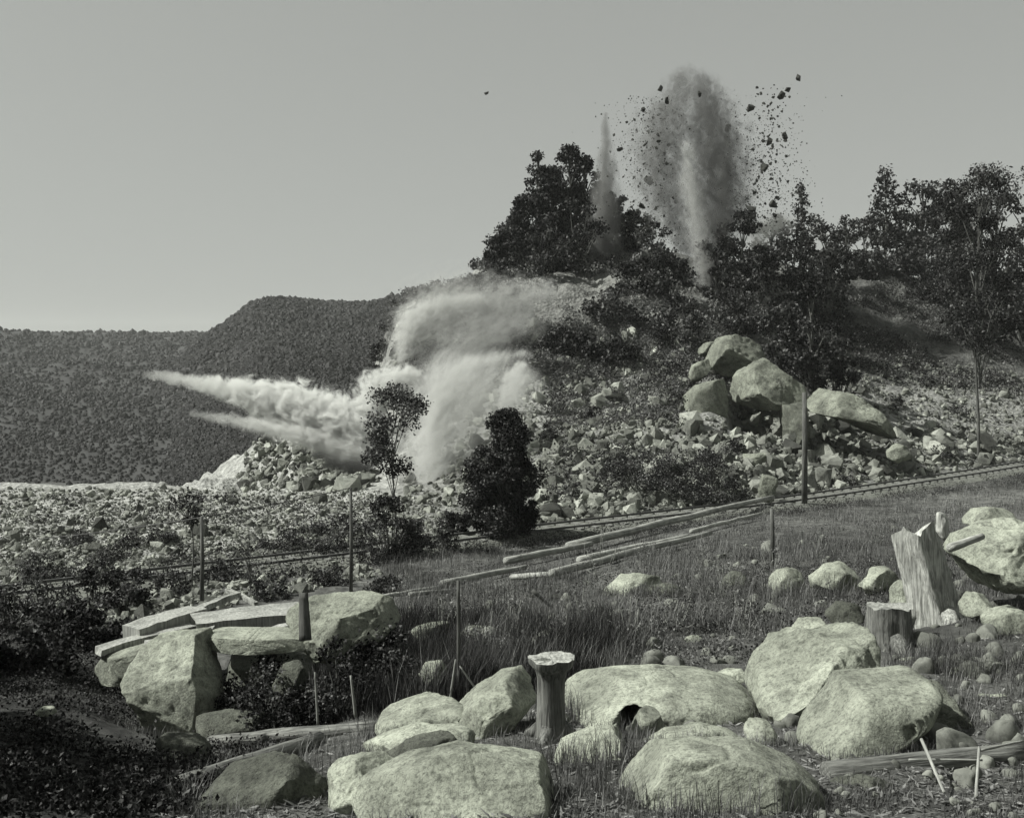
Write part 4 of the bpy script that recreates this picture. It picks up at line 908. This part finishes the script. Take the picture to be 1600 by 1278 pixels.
def scrub(poly, cnt, seed, size, mat, name, label, hs=.5, dmin=40, freq=.18, thr=-.15):
    r = np.random.default_rng(seed); c = scatter(poly, cnt, seed, dmin)
    patch = fbm(c * freq, seed, 3); c = c[patch > thr]
    m_ = 9; cen = np.repeat(c, m_, 0) + r.normal(0, 1, (len(c) * m_, 3)) * np.array([.5, .5, .28]) * hs * 1.6; cen[:, 2] += hs * .5
    sh = np.clip(np.repeat(r.uniform(0, .9, len(c)), m_) + r.normal(0, .12, len(cen)), 0, 1)
    V, Fc, S = leaves(cen, size * r.uniform(.5, 1.4, len(cen)), r, sh)
    tag(obj(name, mesh_np(name, V, Fc, M[mat], False, S)), label, name, kind='stuff')
scrub([(720, 445), (830, 395), (1060, 395), (1100, 480), (1090, 560), (850, 600), (760, 560)], 5000, 61, .2, 'leaf_pale', 'scrub', 'dusty pale scrub over the upper slope below the knoll trees', .4)
scrub([(600, 620), (625, 500), (690, 445), (820, 420), (830, 560), (690, 640)], 4200, 66, .2, 'leaf', 'shoulder_scrub', 'dark ragged scrub over the left shoulder of the hill under the dust', .4, 40, .18, -.3)
scrub([(840, 500), (1010, 500), (1090, 560), (1050, 660), (860, 680)], 2600, 67, .18, 'leaf_pale', 'slope_brush', 'mottled brush over the middle of the quarry slope', .35, 40, .15, -.25)
scrub([(1300, 440), (1600, 440), (1600, 620), (1400, 600), (1300, 560)], 3500, 62, .22, 'leaf', 'hillside_undergrowth', 'low dark undergrowth on the open right hillside', .35)
scrub([(1000, 560), (1100, 480), (1300, 480), (1330, 600), (1150, 600), (1060, 640)], 1800, 63, .2, 'leaf', 'slope_undergrowth', 'leafy undergrowth between the blocks and the thicket', .45)
scrub([(860, 640), (1060, 640), (1150, 760), (860, 800)], 1500, 64, .16, 'leaf', 'talus_weeds', 'loose weeds growing in the talus right of the cedar', .4)
scrub([(40, 780), (600, 780), (640, 860), (560, 900), (200, 960), (40, 960)], 2600, 65, .11, 'leaf', 'valley_weeds', 'scattered weeds on the valley floor', .25)

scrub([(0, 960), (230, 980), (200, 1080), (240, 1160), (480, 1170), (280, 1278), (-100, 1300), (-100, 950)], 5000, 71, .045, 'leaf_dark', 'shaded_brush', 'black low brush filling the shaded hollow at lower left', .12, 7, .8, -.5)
scrub([(600, 900), (900, 860), (1560, 780), (1560, 880), (1180, 1040), (900, 1050), (640, 1080)], 5200, 72, .05, 'leaf', 'low_brush', 'dark leafy low brush in patches on the near slope', .16, 10, .35, -.05)
scrub([(600, 900), (900, 860), (1560, 780), (1560, 880), (1180, 1040), (900, 1050), (640, 1080)], 3000, 73, .05, 'leaf_pale', 'pale_brush', 'pale dry leafy brush in patches on the near slope', .12, 10, .3, .1)
scrub([(-100, 930), (240, 895), (560, 862), (800, 832), (800, 850), (560, 880), (240, 918), (-100, 960)], 2200, 75, .06, 'leaf', 'line_weeds', 'weeds growing along and between the rails on the left stretch', .12, 28, .5, -.2)
scrub([(560, 870), (800, 836), (1250, 786), (1640, 728), (1640, 752), (1250, 804), (800, 862), (560, 890)], 4000, 74, .07, 'leaf', 'trackside_weeds', 'weeds growing along the near side of the railway track', .15, 30, .5, -.3)

# ------------------------------------------------------------------ track, poles, wire
def railway():
    root = empty('railway_track', Vector((0, float(track_y(0)), 2.0))); tag(root, 'single railway track crossing below the quarry slope', 'railway track')
    xs = np.linspace(-24, 46, 60); ys = track_y(xs); ys = np.convolve(np.pad(ys, 4, mode='edge'), np.ones(9) / 9, 'valid')
    ys[0], ys[-1] = track_y(-24), track_y(46)
    pts = [Vector((x, y, 0)) for x, y in zip(xs, ys)]
    for sgn in (-1, 1):
        mb = MB(); L = []
        for i, p in enumerate(pts):
            t = (pts[min(i + 1, 59)] - pts[max(i - 1, 0)]).normalized(); nrm = Vector((-t.y, t.x, 0))
            L.append(p + nrm * .72 * sgn + Vector((0, 0, 2.23)))
        for i in range(len(L) - 1):
            c = (L[i] + L[i + 1]) / 2; t = (L[i + 1] - L[i]); mb.box(c, t.length + .01, .07, .10, Matrix.Rotation(math.atan2(t.y, t.x), 3, 'Z'))
        o = mb.build('rail', M['iron']); o.parent = root; o.matrix_parent_inverse = Matrix.Translation(-root.location)
    n_ = 96
    for k in range(n_):
        f = k / (n_ - 1) * 59; i = min(int(f), 58); p = pts[i].lerp(pts[i + 1], f - i); t = pts[i + 1] - pts[i]
        mb = MB(); mb.box(Vector((0, 0, 0)), .24, 2.4, .17, Matrix.Identity(3), .02, k)
        o = mb.build('sleeper', M['sleeper'], root); o.location = p + Vector((0, 0, 2.1)) - root.location; o.rotation_euler.z = math.atan2(t.y, t.x)
    # embankment of ballast under it
    w_, rows = [-2.1, -1.4, 1.4, 2.1], []
    for i, p in enumerate(pts):
        t = (pts[min(i + 1, 59)] - pts[max(i - 1, 0)]).normalized(); nrm = Vector((-t.y, t.x, 0))
        rows.append([p + nrm * a + Vector((0, 0, z)) for a, z in zip(w_, (1.95, 2.12, 2.12, 1.95))])
    V = np.array([v[:] for r_ in rows for v in r_]); idx = np.arange(240).reshape(60, 4)
    Fc = np.stack([idx[:-1, :-1], idx[1:, :-1], idx[1:, 1:], idx[:-1, 1:]], -1).reshape(-1, 4)
    bal = obj('ballast', mesh_np('ballast', V - np.array(root.location), Fc, M['cinders']), root)
railway()

def pole(px, py_base, py_top, label, r0=.13, arm=False):
    b = hit(px, py_base); zt = EYE - (py_top - HY) / F * b.y; h = zt - b.z
    root = empty('telegraph_pole', b); tag(root, label, 'telegraph pole')
    mb = MB(); mb.tube([Vector((0, 0, -.4)), Vector((.02, 0, h * .5)), Vector((0, 0, h))], [r0, r0 * .9, r0 * .7], 9, .05); mb.build('post', M['bark'], root, True)
    if arm:
        mb = MB(); mb.box(Vector((0, -r0, h - .25)), .10, .08, .08); mb.box(Vector((0, -r0 - .02, h - .25)), .5, .07, .07); mb.build('crossarm', M['bark'], root)
    return root, Vector((b.x, b.y, zt))
_, t1 = pole(1257, 790, 613, 'dark utility pole in front of the black hollow on the rock slope', .17)
_, t2 = pole(315, 950, 808, 'slim telegraph pole farthest left', .06)
_, t3 = pole(548, 925, 762, 'slim telegraph pole between the spindly tree and the leafy one', .06)
def wire(a, b, sag, label):
    mb = MB(); pts = [a.lerp(b, t) - Vector((0, 0, sag * 4 * t * (1 - t))) for t in np.linspace(0, 1, 14)]
    mb.tube(pts, [.014] * 14, 5, cap=True); o = mb.build('wire', M['iron']); tag(o, label, 'wire')
t0_ = P(60, 842, 34)
wire(t0_, t2, .04, 'overhead wire running to the left edge from the farthest left pole')
wire(t2, t3, .04, 'overhead wire between the two slim telegraph poles')
_, t4 = pole(1206, 888, 795, 'weathered fence post on the slope below the end of the long logs', .07)
bpy.data.objects['telegraph_pole.003'].name = 'fence_post'; bpy.data.objects['fence_post']['category'] = 'post'

# ------------------------------------------------------------------ logs, planks, sticks, stumps
def log(a, b, r0, r1, label, mat='dead_wood', name='log', cat='log', seg=10, bend=.004, group=None):
    a, b = Vector(a), Vector(b); L = (b - a).length; rn = random.Random(int(L * 1000))
    root = empty(name, a)
    pts = [(b - a) * t + Vector((0, 0, math.sin(t * math.pi) * L * bend * rn.uniform(-.3, 1))) for t in np.linspace(0, 1, 9)]
    q_ = (b - a).to_track_quat('Z', 'Y'); root.rotation_mode = 'QUATERNION'; root.rotation_quaternion = q_
    mb = MB(); inv = q_.inverted(); mb.tube([inv @ p for p in pts], [r0 + (r1 - r0) * t for t in np.linspace(0, 1, 9)], seg, .05, seed=3)
    me_o = mb.build(name, M[mat], None, True)
    me_o.rotation_mode = 'QUATERNION'; me_o.rotation_quaternion = q_; me_o.location = a
    bpy.data.objects.remove(root)
    return tag(me_o, label, cat, group)
def G(px, py, dz=0.0):
    p = hit(px, py); return p + Vector((0, 0, dz))
log(G(888, 868, .35), G(1208, 790, .45), .17, .12, 'longest pale peeled log running up to the bright upright block', 'timber')
log(G(790, 888, .25), G(925, 862, .30), .14, .10, 'dark-shadowed log at the left end of the log pile', 'timber')
log(G(862, 908, .22), G(1110, 845, .30), .13, .09, 'pale log lying nearest in the log pile', 'timber')
log(G(800, 908, .12), G(875, 905, .14), .10, .08, 'short pale log end at the lower left of the log pile', 'timber')
log(G(905, 885, .2), G(1075, 850, .28), .14, .10, 'grey log in the middle of the log pile', 'dead_wood')
log(G(1080, 838, .2), G(1190, 812, .3), .10, .07, 'thin dark log at the right end of the log pile', 'dead_wood')
log(G(640, 935, .1), G(705, 928, .1), .07, .05, 'short pale pole lying above the left brush', 'timber')
log(G(690, 918, .12), G(822, 893, .15), .11, .08, 'grey timber carrying the log line on to the left of the pile', 'timber')
log(G(560, 945, .08), G(690, 922, .10), .09, .06, 'thin grey timber ending near the square-edged boulder', 'timber')
log(G(280, 1235, .03), G(500, 1160, .04), .11, .08, 'long grey log in the shade at the bottom left', 'stump')
log(G(330, 1165, .03), G(600, 1140, .04), .10, .07, 'grey fallen trunk running right from the pointed boulder', 'stump')
log(G(1290, 1215, .02), G(1600, 1185, .03), .11, .09, 'thick grey fallen trunk across the lower right corner', 'stump')
log(G(1440, 1205, .25), G(1475, 1250, .05), .014, .010, 'white forked stick leaning at the lower right', 'dead_wood', 'stick', 'stick')
log(G(1420, 1212, .12), G(1535, 1215, .14), .010, .008, 'thin white stick lying across at the lower right', 'dead_wood', 'stick', 'stick')
log(G(1525, 1250, .02), G(1530, 1210, .22), .013, .010, 'white upright stick near the right corner', 'dead_wood', 'stick', 'stick')
log(G(1530, 1212, .2), G(1600, 1195, .2), .012, .009, 'white stick lying from the upright one to the right edge', 'dead_wood', 'stick', 'stick')
def stick(px0, py0, px1, py1, d, r0, label, mat='bark'):
    return log(P(px0, py0, d), P(px1, py1, d), r0, r0 * .6, label, mat, 'stick', 'stick', 6, .005)
b = hit(717, 1090)
log(b - Vector((0, 0, .2)), P(716, 907, b.y), .032, .022, 'thin upright stake standing in the brush', 'bark', 'stake', 'stake', 7, 0)
stick(832, 922, 882, 968, 25, .05, 'dark leaning branch on the slope above the thin stump', 'bark')
stick(702, 1100, 712, 1030, 14.0, .018, 'pale thin twig left of the stake foot', 'bark_pale')
stick(755, 1092, 718, 1040, 14.0, .016, 'thin twig slanting to the stake foot from the right', 'bark_pale')
stick(497, 1135, 492, 1050, 15.4, .018, 'pale thin dead stem in front of the dark brush', 'bark_pale')
stick(556, 1120, 548, 1055, 15.2, .024, 'pale dead stem right of the thinner one in the dark brush', 'bark_pale')

# planks and beams at left
def beam(a, b, w, h, label, name='plank', jag=.01, mat='timber'):
    a, b = Vector(a), Vector(b); t = b - a; q_ = t.to_track_quat('X', 'Z')
    mb = MB(); n_ = 6
    rn = random.Random(int(t.length * 1000) + int(w * 100)); L = t.length; n_ = 9; sec = [(-1, -1), (0, -1.0), (1, -1), (1, 1), (0.1, 1.03), (-1, 1)]
    for i in range(n_):
        f = i / (n_ - 1)
        for (yy, zz) in sec:
            ex = rn.uniform(-.12, .02) if i in (0, n_ - 1) else 0
            mb.v.append(Vector((f * L + (-ex if i == 0 else ex), yy * w / 2 + rn.uniform(-.02, .02), zz * h / 2 + rn.uniform(-.012, .012) + math.sin(f * 3.1) * .02)))
    for i in range(n_ - 1):
        for k in range(6): mb.f.append((i * 6 + k, i * 6 + (k + 1) % 6, (i + 1) * 6 + (k + 1) % 6, (i + 1) * 6 + k))
    mb.f.append(tuple(reversed(range(6)))); mb.f.append(tuple((n_ - 1) * 6 + k for k in range(6)))
    o = mb.build(name, M[mat]); o.location = a; o.rotation_mode = 'QUATERNION'; o.rotation_quaternion = q_
    return tag(o, label, name)
beam(P(150, 1018, 19.2), P(305, 978, 20.6), .30, .10, 'pale plank sticking out farthest to the left')
beam(P(204, 993, 20.0), P(312, 960, 21.2), .55, .30, 'broad grey timber above the pale plank', 'timber_beam')
beam(P(306, 978, 19.9), P(468, 962, 20.4), .7, .22, 'thick squared timber between broad timber and the square-edged boulder', 'timber_beam')
beam(P(300, 968, 20.2), P(474, 948, 21.3), .5, .10, 'long thin plank on top of the squared timber')
beam(P(290, 962, 21.0), P(372, 928, 22.5), .14, .10, 'narrow slat pointing up to the right above the timbers')
beam(P(225, 1010, 18.8), P(340, 985, 19.2), .45, .08, 'grey board over the flat boulder under the timbers')
beam(P(355, 922, 23), P(402, 945, 22), .10, .07, 'short crossed slat behind the narrow slat')
beam(P(380, 996, 18.9), P(470, 975, 19.2), .25, .06, 'splintered board resting on the rock ledge')
log(P(477, 1000, 17.0), P(474, 926, 17.1), .10, .07, 'short black upright post between the planks and the square-edged boulder', 'bark', 'post', 'post', 8)

def stump(base, prof, label, mat='stump', seed=0, lean=(0, 0), jag=.05, roots=4, ribs=.12, topm='timber', split=0.0):
    """prof: (height, radius) pairs from the ground up"""
    root = empty('tree_stump', base); tag(root, label, 'tree stump')
    rn = random.Random(seed); seg = 28; hs = np.linspace(0, 1, 15); V, Fc = [], []
    Ht = prof[-1][0]; ph = [rn.uniform(0, 6.28) for _ in range(5)]
    topz = [1 + rn.uniform(-jag, jag) * .35 + jag * math.sin(3 * 2 * math.pi * k / seg + ph[4]) * .6 + split * math.sin(2 * math.pi * k / seg + ph[0]) for k in range(seg)]
    for t in hs:
        for k in range(seg):
            a = 2 * math.pi * k / seg; z = t * Ht * (topz[k] if t > .7 else 1 + (topz[k] - 1) * (t / .7) ** 3)
            rr = np.interp(t * Ht, [p[0] for p in prof], [p[1] for p in prof])
            rr *= 1 + ribs * (math.sin(5 * a + ph[1] + t) * .6 + math.sin(9 * a + ph[2] - t * 2) * .4) + rn.uniform(-.02, .02)
            V.append((math.cos(a) * rr + lean[0] * t * Ht, math.sin(a) * rr + lean[1] * t * Ht, z - .12))
    for i in range(len(hs) - 1):
        for k in range(seg):
            a, b_ = i * seg + k, i * seg + (k + 1) % seg; Fc.append((a, b_, b_ + seg, a + seg))
    me = mesh_np('trunk', np.array(V), np.array(Fc), M[mat], True); obj('trunk', me, root)
    e = np.array(V[-seg:]); c = e.mean(0) - np.array([0, 0, .02]); V2 = np.vstack([e, [c], (e - c) * .5 + c + np.array([[0, 0, rn.uniform(-.02, .03)] for _ in range(seg)])])
    F2 = []
    for k in range(seg):
        k2 = (k + 1) % seg; F2 += [(k, k2, seg + 1 + k2), (k, seg + 1 + k2, seg + 1 + k), (seg + 1 + k, seg + 1 + k2, seg)]
    obj('cut_top', mesh_np('cut_top', V2, np.array(F2), M[topm], False), root)
    for k in range(roots):
        a = ph[3] + k * 6.28 / roots + rn.uniform(-.4, .4); r0 = prof[0][1]; mb = MB()
        mb.tube([Vector((math.cos(a) * r0 * .5, math.sin(a) * r0 * .5, .14)), Vector((math.cos(a) * r0 * 1.3, math.sin(a) * r0 * 1.3, .02)), Vector((math.cos(a) * r0 * 2.1, math.sin(a) * r0 * 2.1, -.14))], [r0 * .38, r0 * .26, r0 * .1], 8, .1)
        mb.build('root', M[mat], root, True)
    return root
stump(at(862, 11.4), [(0, .20), (.2, .15), (.55, .135), (.80, .14), (.87, .20), (.92, .26), (.96, .24)], 'thin dark stump with a flaring pale flat top in front of the long low boulder', seed=5, ribs=.11, jag=.018, topm='dead_wood')
stump(hit(1390, 1010), [(0, .40), (.25, .33), (.62, .31), (.70, .31)], 'fat upright dark stump with deep furrows', seed=8, ribs=.14, jag=.06)
stump(hit(1468, 970), [(0, .48), (.35, .36), (.9, .32), (1.5, .30)], 'tall pale split stump leaning to the left beside the big right boulder', 'dead_wood', seed=11, lean=(-.28, 0), ribs=.22, jag=.10, split=.10, topm='dead_wood')
p_ = P(1478, 832, 16.0)
boulder('wood_chunk', [(1464, 832), (1464, 805), (1474, 800), (1482, 812), (1482, 835), (1474, 845)], 16.0, .2, 'upright pale splinter of wood behind the top of the leaning stump', 'dead_wood', seed=70, sub=4, facets=3, cat='splinter')
log(P(1484, 856, 16.8), P(1535, 838, 17.2), .07, .05, 'pale broken branch from the leaning stump to the big right boulder', 'dead_wood')

# ------------------------------------------------------------------ smoke and dust
def smoke(name, pts, d, dens, label, albedo=.9, nsc=1.0, amp=1.2, stretch=.4, soft=.35, seed=0, yscale=1.0, cat='dust cloud', fade=None):
    """pts: (px, py, radius px) along the jet; a closed skin filled with uneven smoke"""
    W3 = [P(p[0], p[1], d) for p in pts]; rad = [p[2] / F * d for p in pts]
    o0, axis = W3[0], (W3[-1] - W3[0]); L = axis.length; az = axis.normalized(); ay = Vector((0, 1, 0)); ax = ay.cross(az).normalized(); ay = az.cross(ax)
    R = Matrix((ax, ay, az)).transposed()
    loc = [R.transposed() @ (w - o0) for w in W3]
    ts = np.array([l.z / L for l in loc]); xs = np.array([l.x for l in loc]); rs = np.array(rad)
    tt = np.linspace(0, 1, 25)
    # smooth interpolation
    def sm(v):
        y = np.interp(tt, ts, v); yy = np.pad(y, 2, mode='edge'); return np.convolve(yy, [.1, .2, .4, .2, .1], 'valid')
    X_, R_ = sm(xs), sm(rs)
    seg = 20; V, Fc = [], []; rn = np.random.default_rng(seed)
    grow = 1.34
    e0, e1 = R_[0] * .8, R_[-1] * .8
    rings = [(-e0 * .7, X_[0], R_[0] * .5)] + [(t * L, x, r_) for t, x, r_ in zip(tt, X_, R_)] + [(L + e1 * .7, X_[-1], R_[-1] * .5)]
    for (z, x, r_) in rings:
        for k in range(seg):
            a = 2 * math.pi * k / seg; V.append((x + math.cos(a) * r_ * grow, math.sin(a) * r_ * grow * yscale, z))
    for i in range(len(rings) - 1):
        for k in range(seg):
            a, b_ = i * seg + k, i * seg + (k + 1) % seg; Fc.append((a, b_, b_ + seg, a + seg))
    V = np.array(V); V[:, :] *= 1
    me = bpy.data.meshes.new(name)
    me.from_pydata([tuple(v) for v in V], [], Fc + [tuple(reversed(range(seg))), tuple((len(rings) - 1) * seg + k for k in range(seg))]); me.update()
    mat = bpy.data.materials.new(label[:40]); mat.use_nodes = True; nt = mat.node_tree; nt.nodes.clear()
    out = N(nt, 'ShaderNodeOutputMaterial'); pv = N(nt, 'ShaderNodeVolumePrincipled'); nt.links.new(pv.outputs[0], out.inputs['Volume'])
    pv.inputs['Color'].default_value = (albedo * .985, albedo, albedo * .96, 1); pv.inputs['Anisotropy'].default_value = 0.0
    tc = N(nt, 'ShaderNodeTexCoord').outputs['Object']; sp = N(nt, 'ShaderNodeSeparateXYZ'); nt.links.new(tc, sp.inputs[0])
    def mth(op, a, b_=None, c=None, clamp=False):
        m_ = N(nt, 'ShaderNodeMath', operation=op); m_.use_clamp = clamp
        for i, v in enumerate((a, b_, c)):
            if v is None: continue
            if isinstance(v, (int, float)): m_.inputs[i].default_value = v
            else: nt.links.new(v, m_.inputs[i])
        return m_.outputs[0]
    t = mth('DIVIDE', sp.outputs['Z'], L)
    def curve(vals, lo, hi):
        fc = N(nt, 'ShaderNodeFloatCurve'); cv = fc.mapping.curves[0]; sel = list(range(0, 25, 3))
        while len(cv.points) < len(sel): cv.points.new(.5, .5)
        for p_, i in zip(cv.points, sel): p_.location = (tt[i], (vals[i] - lo) / (hi - lo))
        fc.mapping.update(); nt.links.new(t, fc.inputs['Value'])
        return mth('MULTIPLY_ADD', fc.outputs[0], hi - lo, lo)
    cxn = curve(X_, X_.min() - .01, X_.max() + .01); rn_ = curve(R_, 0, R_.max() * 1.01)
    dx = mth('SUBTRACT', sp.outputs['X'], cxn); dyn = mth('DIVIDE', sp.outputs['Y'], yscale)
    rho = mth('SQRT', mth('ADD', mth('MULTIPLY', dx, dx), mth('MULTIPLY', dyn, dyn)))
    rho = mth('DIVIDE', rho, mth('MAXIMUM', rn_, .05))
    # fade at both ends
    ez0 = mth('DIVIDE', mth('MULTIPLY', sp.outputs['Z'], -1), max(e0, .05)); ez1 = mth('DIVIDE', mth('SUBTRACT', sp.outputs['Z'], L), max(e1, .05))
    ez = mth('MAXIMUM', mth('MAXIMUM', ez0, ez1), 0); rho = mth('SQRT', mth('ADD', mth('MULTIPLY', rho, rho), mth('MULTIPLY', mth('MULTIPLY', ez, ez), 2.0)))
    mp = N(nt, 'ShaderNodeMapping'); mp.inputs['Scale'].default_value = (nsc, nsc, nsc * stretch); mp.inputs['Location'].default_value = (seed * 3.7, seed * 1.3, 0); nt.links.new(tc, mp.inputs[0])
    nz = noise(nt, mp.outputs[0], 1.0, 5, .68, 1.1)
    v = mth('ADD', mth('SUBTRACT', 1.0, rho), mth('MULTIPLY', mth('SUBTRACT', nz, .52), amp * 1.6))
    v = mth('DIVIDE', v, soft, clamp=True); v = mth('MULTIPLY', v, v)
    edge = mth('DIVIDE', mth('SUBTRACT', 1.32, rho), .15, clamp=True)
    v = mth('MULTIPLY', mth('MULTIPLY', v, edge), dens)
    if fade is not None:
        fc = curve(np.interp(tt, [0, .5, 1], fade), 0, 1.01); v = mth('MULTIPLY', v, fc)
    nt.links.new(v, pv.inputs['Density'])
    me.materials.append(mat)
    o = obj(name, me); o.matrix_world = Matrix.Translation(o0) @ R.to_4x4()
    return tag(o, label, cat)

smoke('dust_column', [(1105, 458, 18), (1108, 425, 32), (1120, 370, 54), (1126, 310, 68), (1120, 250, 68), (1112, 195, 60), (1102, 150, 44), (1094, 120, 22)], 114, 1.5, 'tall dark grey dust column erupting from the trees amid flying rocks', .20, 1.0, 2.2, .75, 1.0, 1)
smoke('dust_plume', [(1075, 392, 38), (1050, 335, 56), (1034, 270, 60), (1036, 215, 60), (1046, 170, 52), (1062, 135, 38), (1070, 110, 18)], 116, 1.1, 'thinner grey dust plume forming the left half of the eruption', .22, 1.1, 2.6, .85, 1.1, 2)
smoke('dust_spout', [(1098, 445, 20), (1095, 400, 24), (1088, 340, 26), (1077, 285, 22), (1070, 225, 14)], 107.5, 1.4, 'bright narrow dust spout in front of the dark column', .6, 1.3, 1.9, .5, 1.0, 3)
smoke('dust_spout', [(945, 384, 34), (945, 330, 32), (946, 280, 26), (947, 240, 18), (946, 205, 11), (945, 178, 7)], 119, 2.2, 'slim grey dust spout rising straight up from the knoll trees', .28, .9, 1.5, .4, .9, 4)
smoke('dust_puff', [(1180, 375, 24), (1205, 350, 30), (1230, 345, 22)], 118, .8, 'pale dust puff low behind the trees right of the column', .8, .9, 1.8, 1, .8, 5)
smoke('smoke_jet', [(650, 735, 44), (590, 702, 56), (530, 668, 56), (470, 643, 48), (410, 622, 36), (350, 606, 22), (290, 594, 13), (225, 586, 8)], 84, 3.6, 'long white smoke jet shooting out to the left, upper tongue', .88, 1.0, 1.5, .95, .35, 6, fade=(1, .9, .07))
smoke('smoke_jet', [(600, 722, 34), (520, 694, 30), (450, 674, 23), (380, 660, 15), (300, 646, 9)], 82, 2.4, 'lower thin tongue of the white smoke jet', .8, 1.4, 1.5, .6, .6, 7, fade=(1, .9, .15))
smoke('dust_cloud', [(565, 680, 26), (578, 640, 42), (600, 605, 42), (645, 583, 24)], 85, 3.0, 'white dust burst behind the leafy thin-trunked tree', .84, 1.4, 1.7, 1, .6, 8)
smoke('dust_cloud', [(668, 785, 34), (672, 730, 48), (678, 670, 54), (690, 615, 58), (725, 575, 50), (775, 560, 30), (825, 555, 14)], 70, 2.0, 'tall pale dust curtain arching over from left of the cedar', .74, 1.7, 2.5, .35, 1.1, 9)
smoke('dust_cloud', [(635, 580, 22), (628, 540, 30), (648, 503, 36), (690, 480, 34), (750, 470, 20)], 95, 1.8, 'curled pale dust wisp at the left shoulder of the hill', .82, 1.8, 2.2, .6, .7, 10)
smoke('dust_cloud', [(788, 645, 16), (800, 612, 30), (806, 590, 26), (818, 570, 14)], 80, 2.2, 'small bright dust puff just above the cedar top', .8, 1.5, 1.7, .6, .8, 11)
smoke('dust_cloud', [(618, 590, 40), (640, 530, 66), (690, 490, 80), (750, 480, 76), (810, 470, 56), (865, 455, 28)], 96, 1.2, 'wide thin grey dust veil over the left shoulder of the hill', .58, 1.4, 2.5, .6, 1.2, 12)
smoke('dust_cloud', [(625, 775, 50), (665, 700, 86), (720, 645, 104), (775, 605, 84), (830, 590, 40)], 73, 1.1, 'broad thin dust veil behind the cedar', .68, 1.2, 2.2, .4, 1.3, 13)
smoke('dust_cloud', [(650, 660, 40), (680, 600, 62), (720, 550, 72), (770, 520, 60), (830, 500, 34)], 88, .9, 'grey dust filling the space between the upper and lower billows', .5, 1.5, 2.6, .4, 1.2, 15)
smoke('dark_smoke', [(490, 710, 10), (545, 730, 20), (590, 748, 26), (650, 760, 24)], 80, 3.0, 'dark smoke trail under the white jet', .10, 1.1, 1.6, .4, .7, 14, cat='smoke')

# ------------------------------------------------------------------ haze
def haze(x0, x1, y0, y1, z0, z1, dens):
    mb = MB(); mb.box(Vector(((x0 + x1) / 2, (y0 + y1) / 2, (z0 + z1) / 2)), x1 - x0, y1 - y0, z1 - z0)
    mat = bpy.data.materials.new('haze'); mat.use_nodes = True; nt = mat.node_tree; nt.nodes.clear()
    out = N(nt, 'ShaderNodeOutputMaterial'); pv = N(nt, 'ShaderNodeVolumePrincipled'); nt.links.new(pv.outputs[0], out.inputs['Volume'])
    pv.inputs['Color'].default_value = (.97, 1, .96, 1); pv.inputs['Density'].default_value = dens
    o = mb.build('haze', mat); tag(o, 'thin grey haze filling the valley air', 'haze', kind='stuff')
HAZE = 0.00013
if HAZE: haze(-4300, 4300, -60, 4300, -60, 150, HAZE)
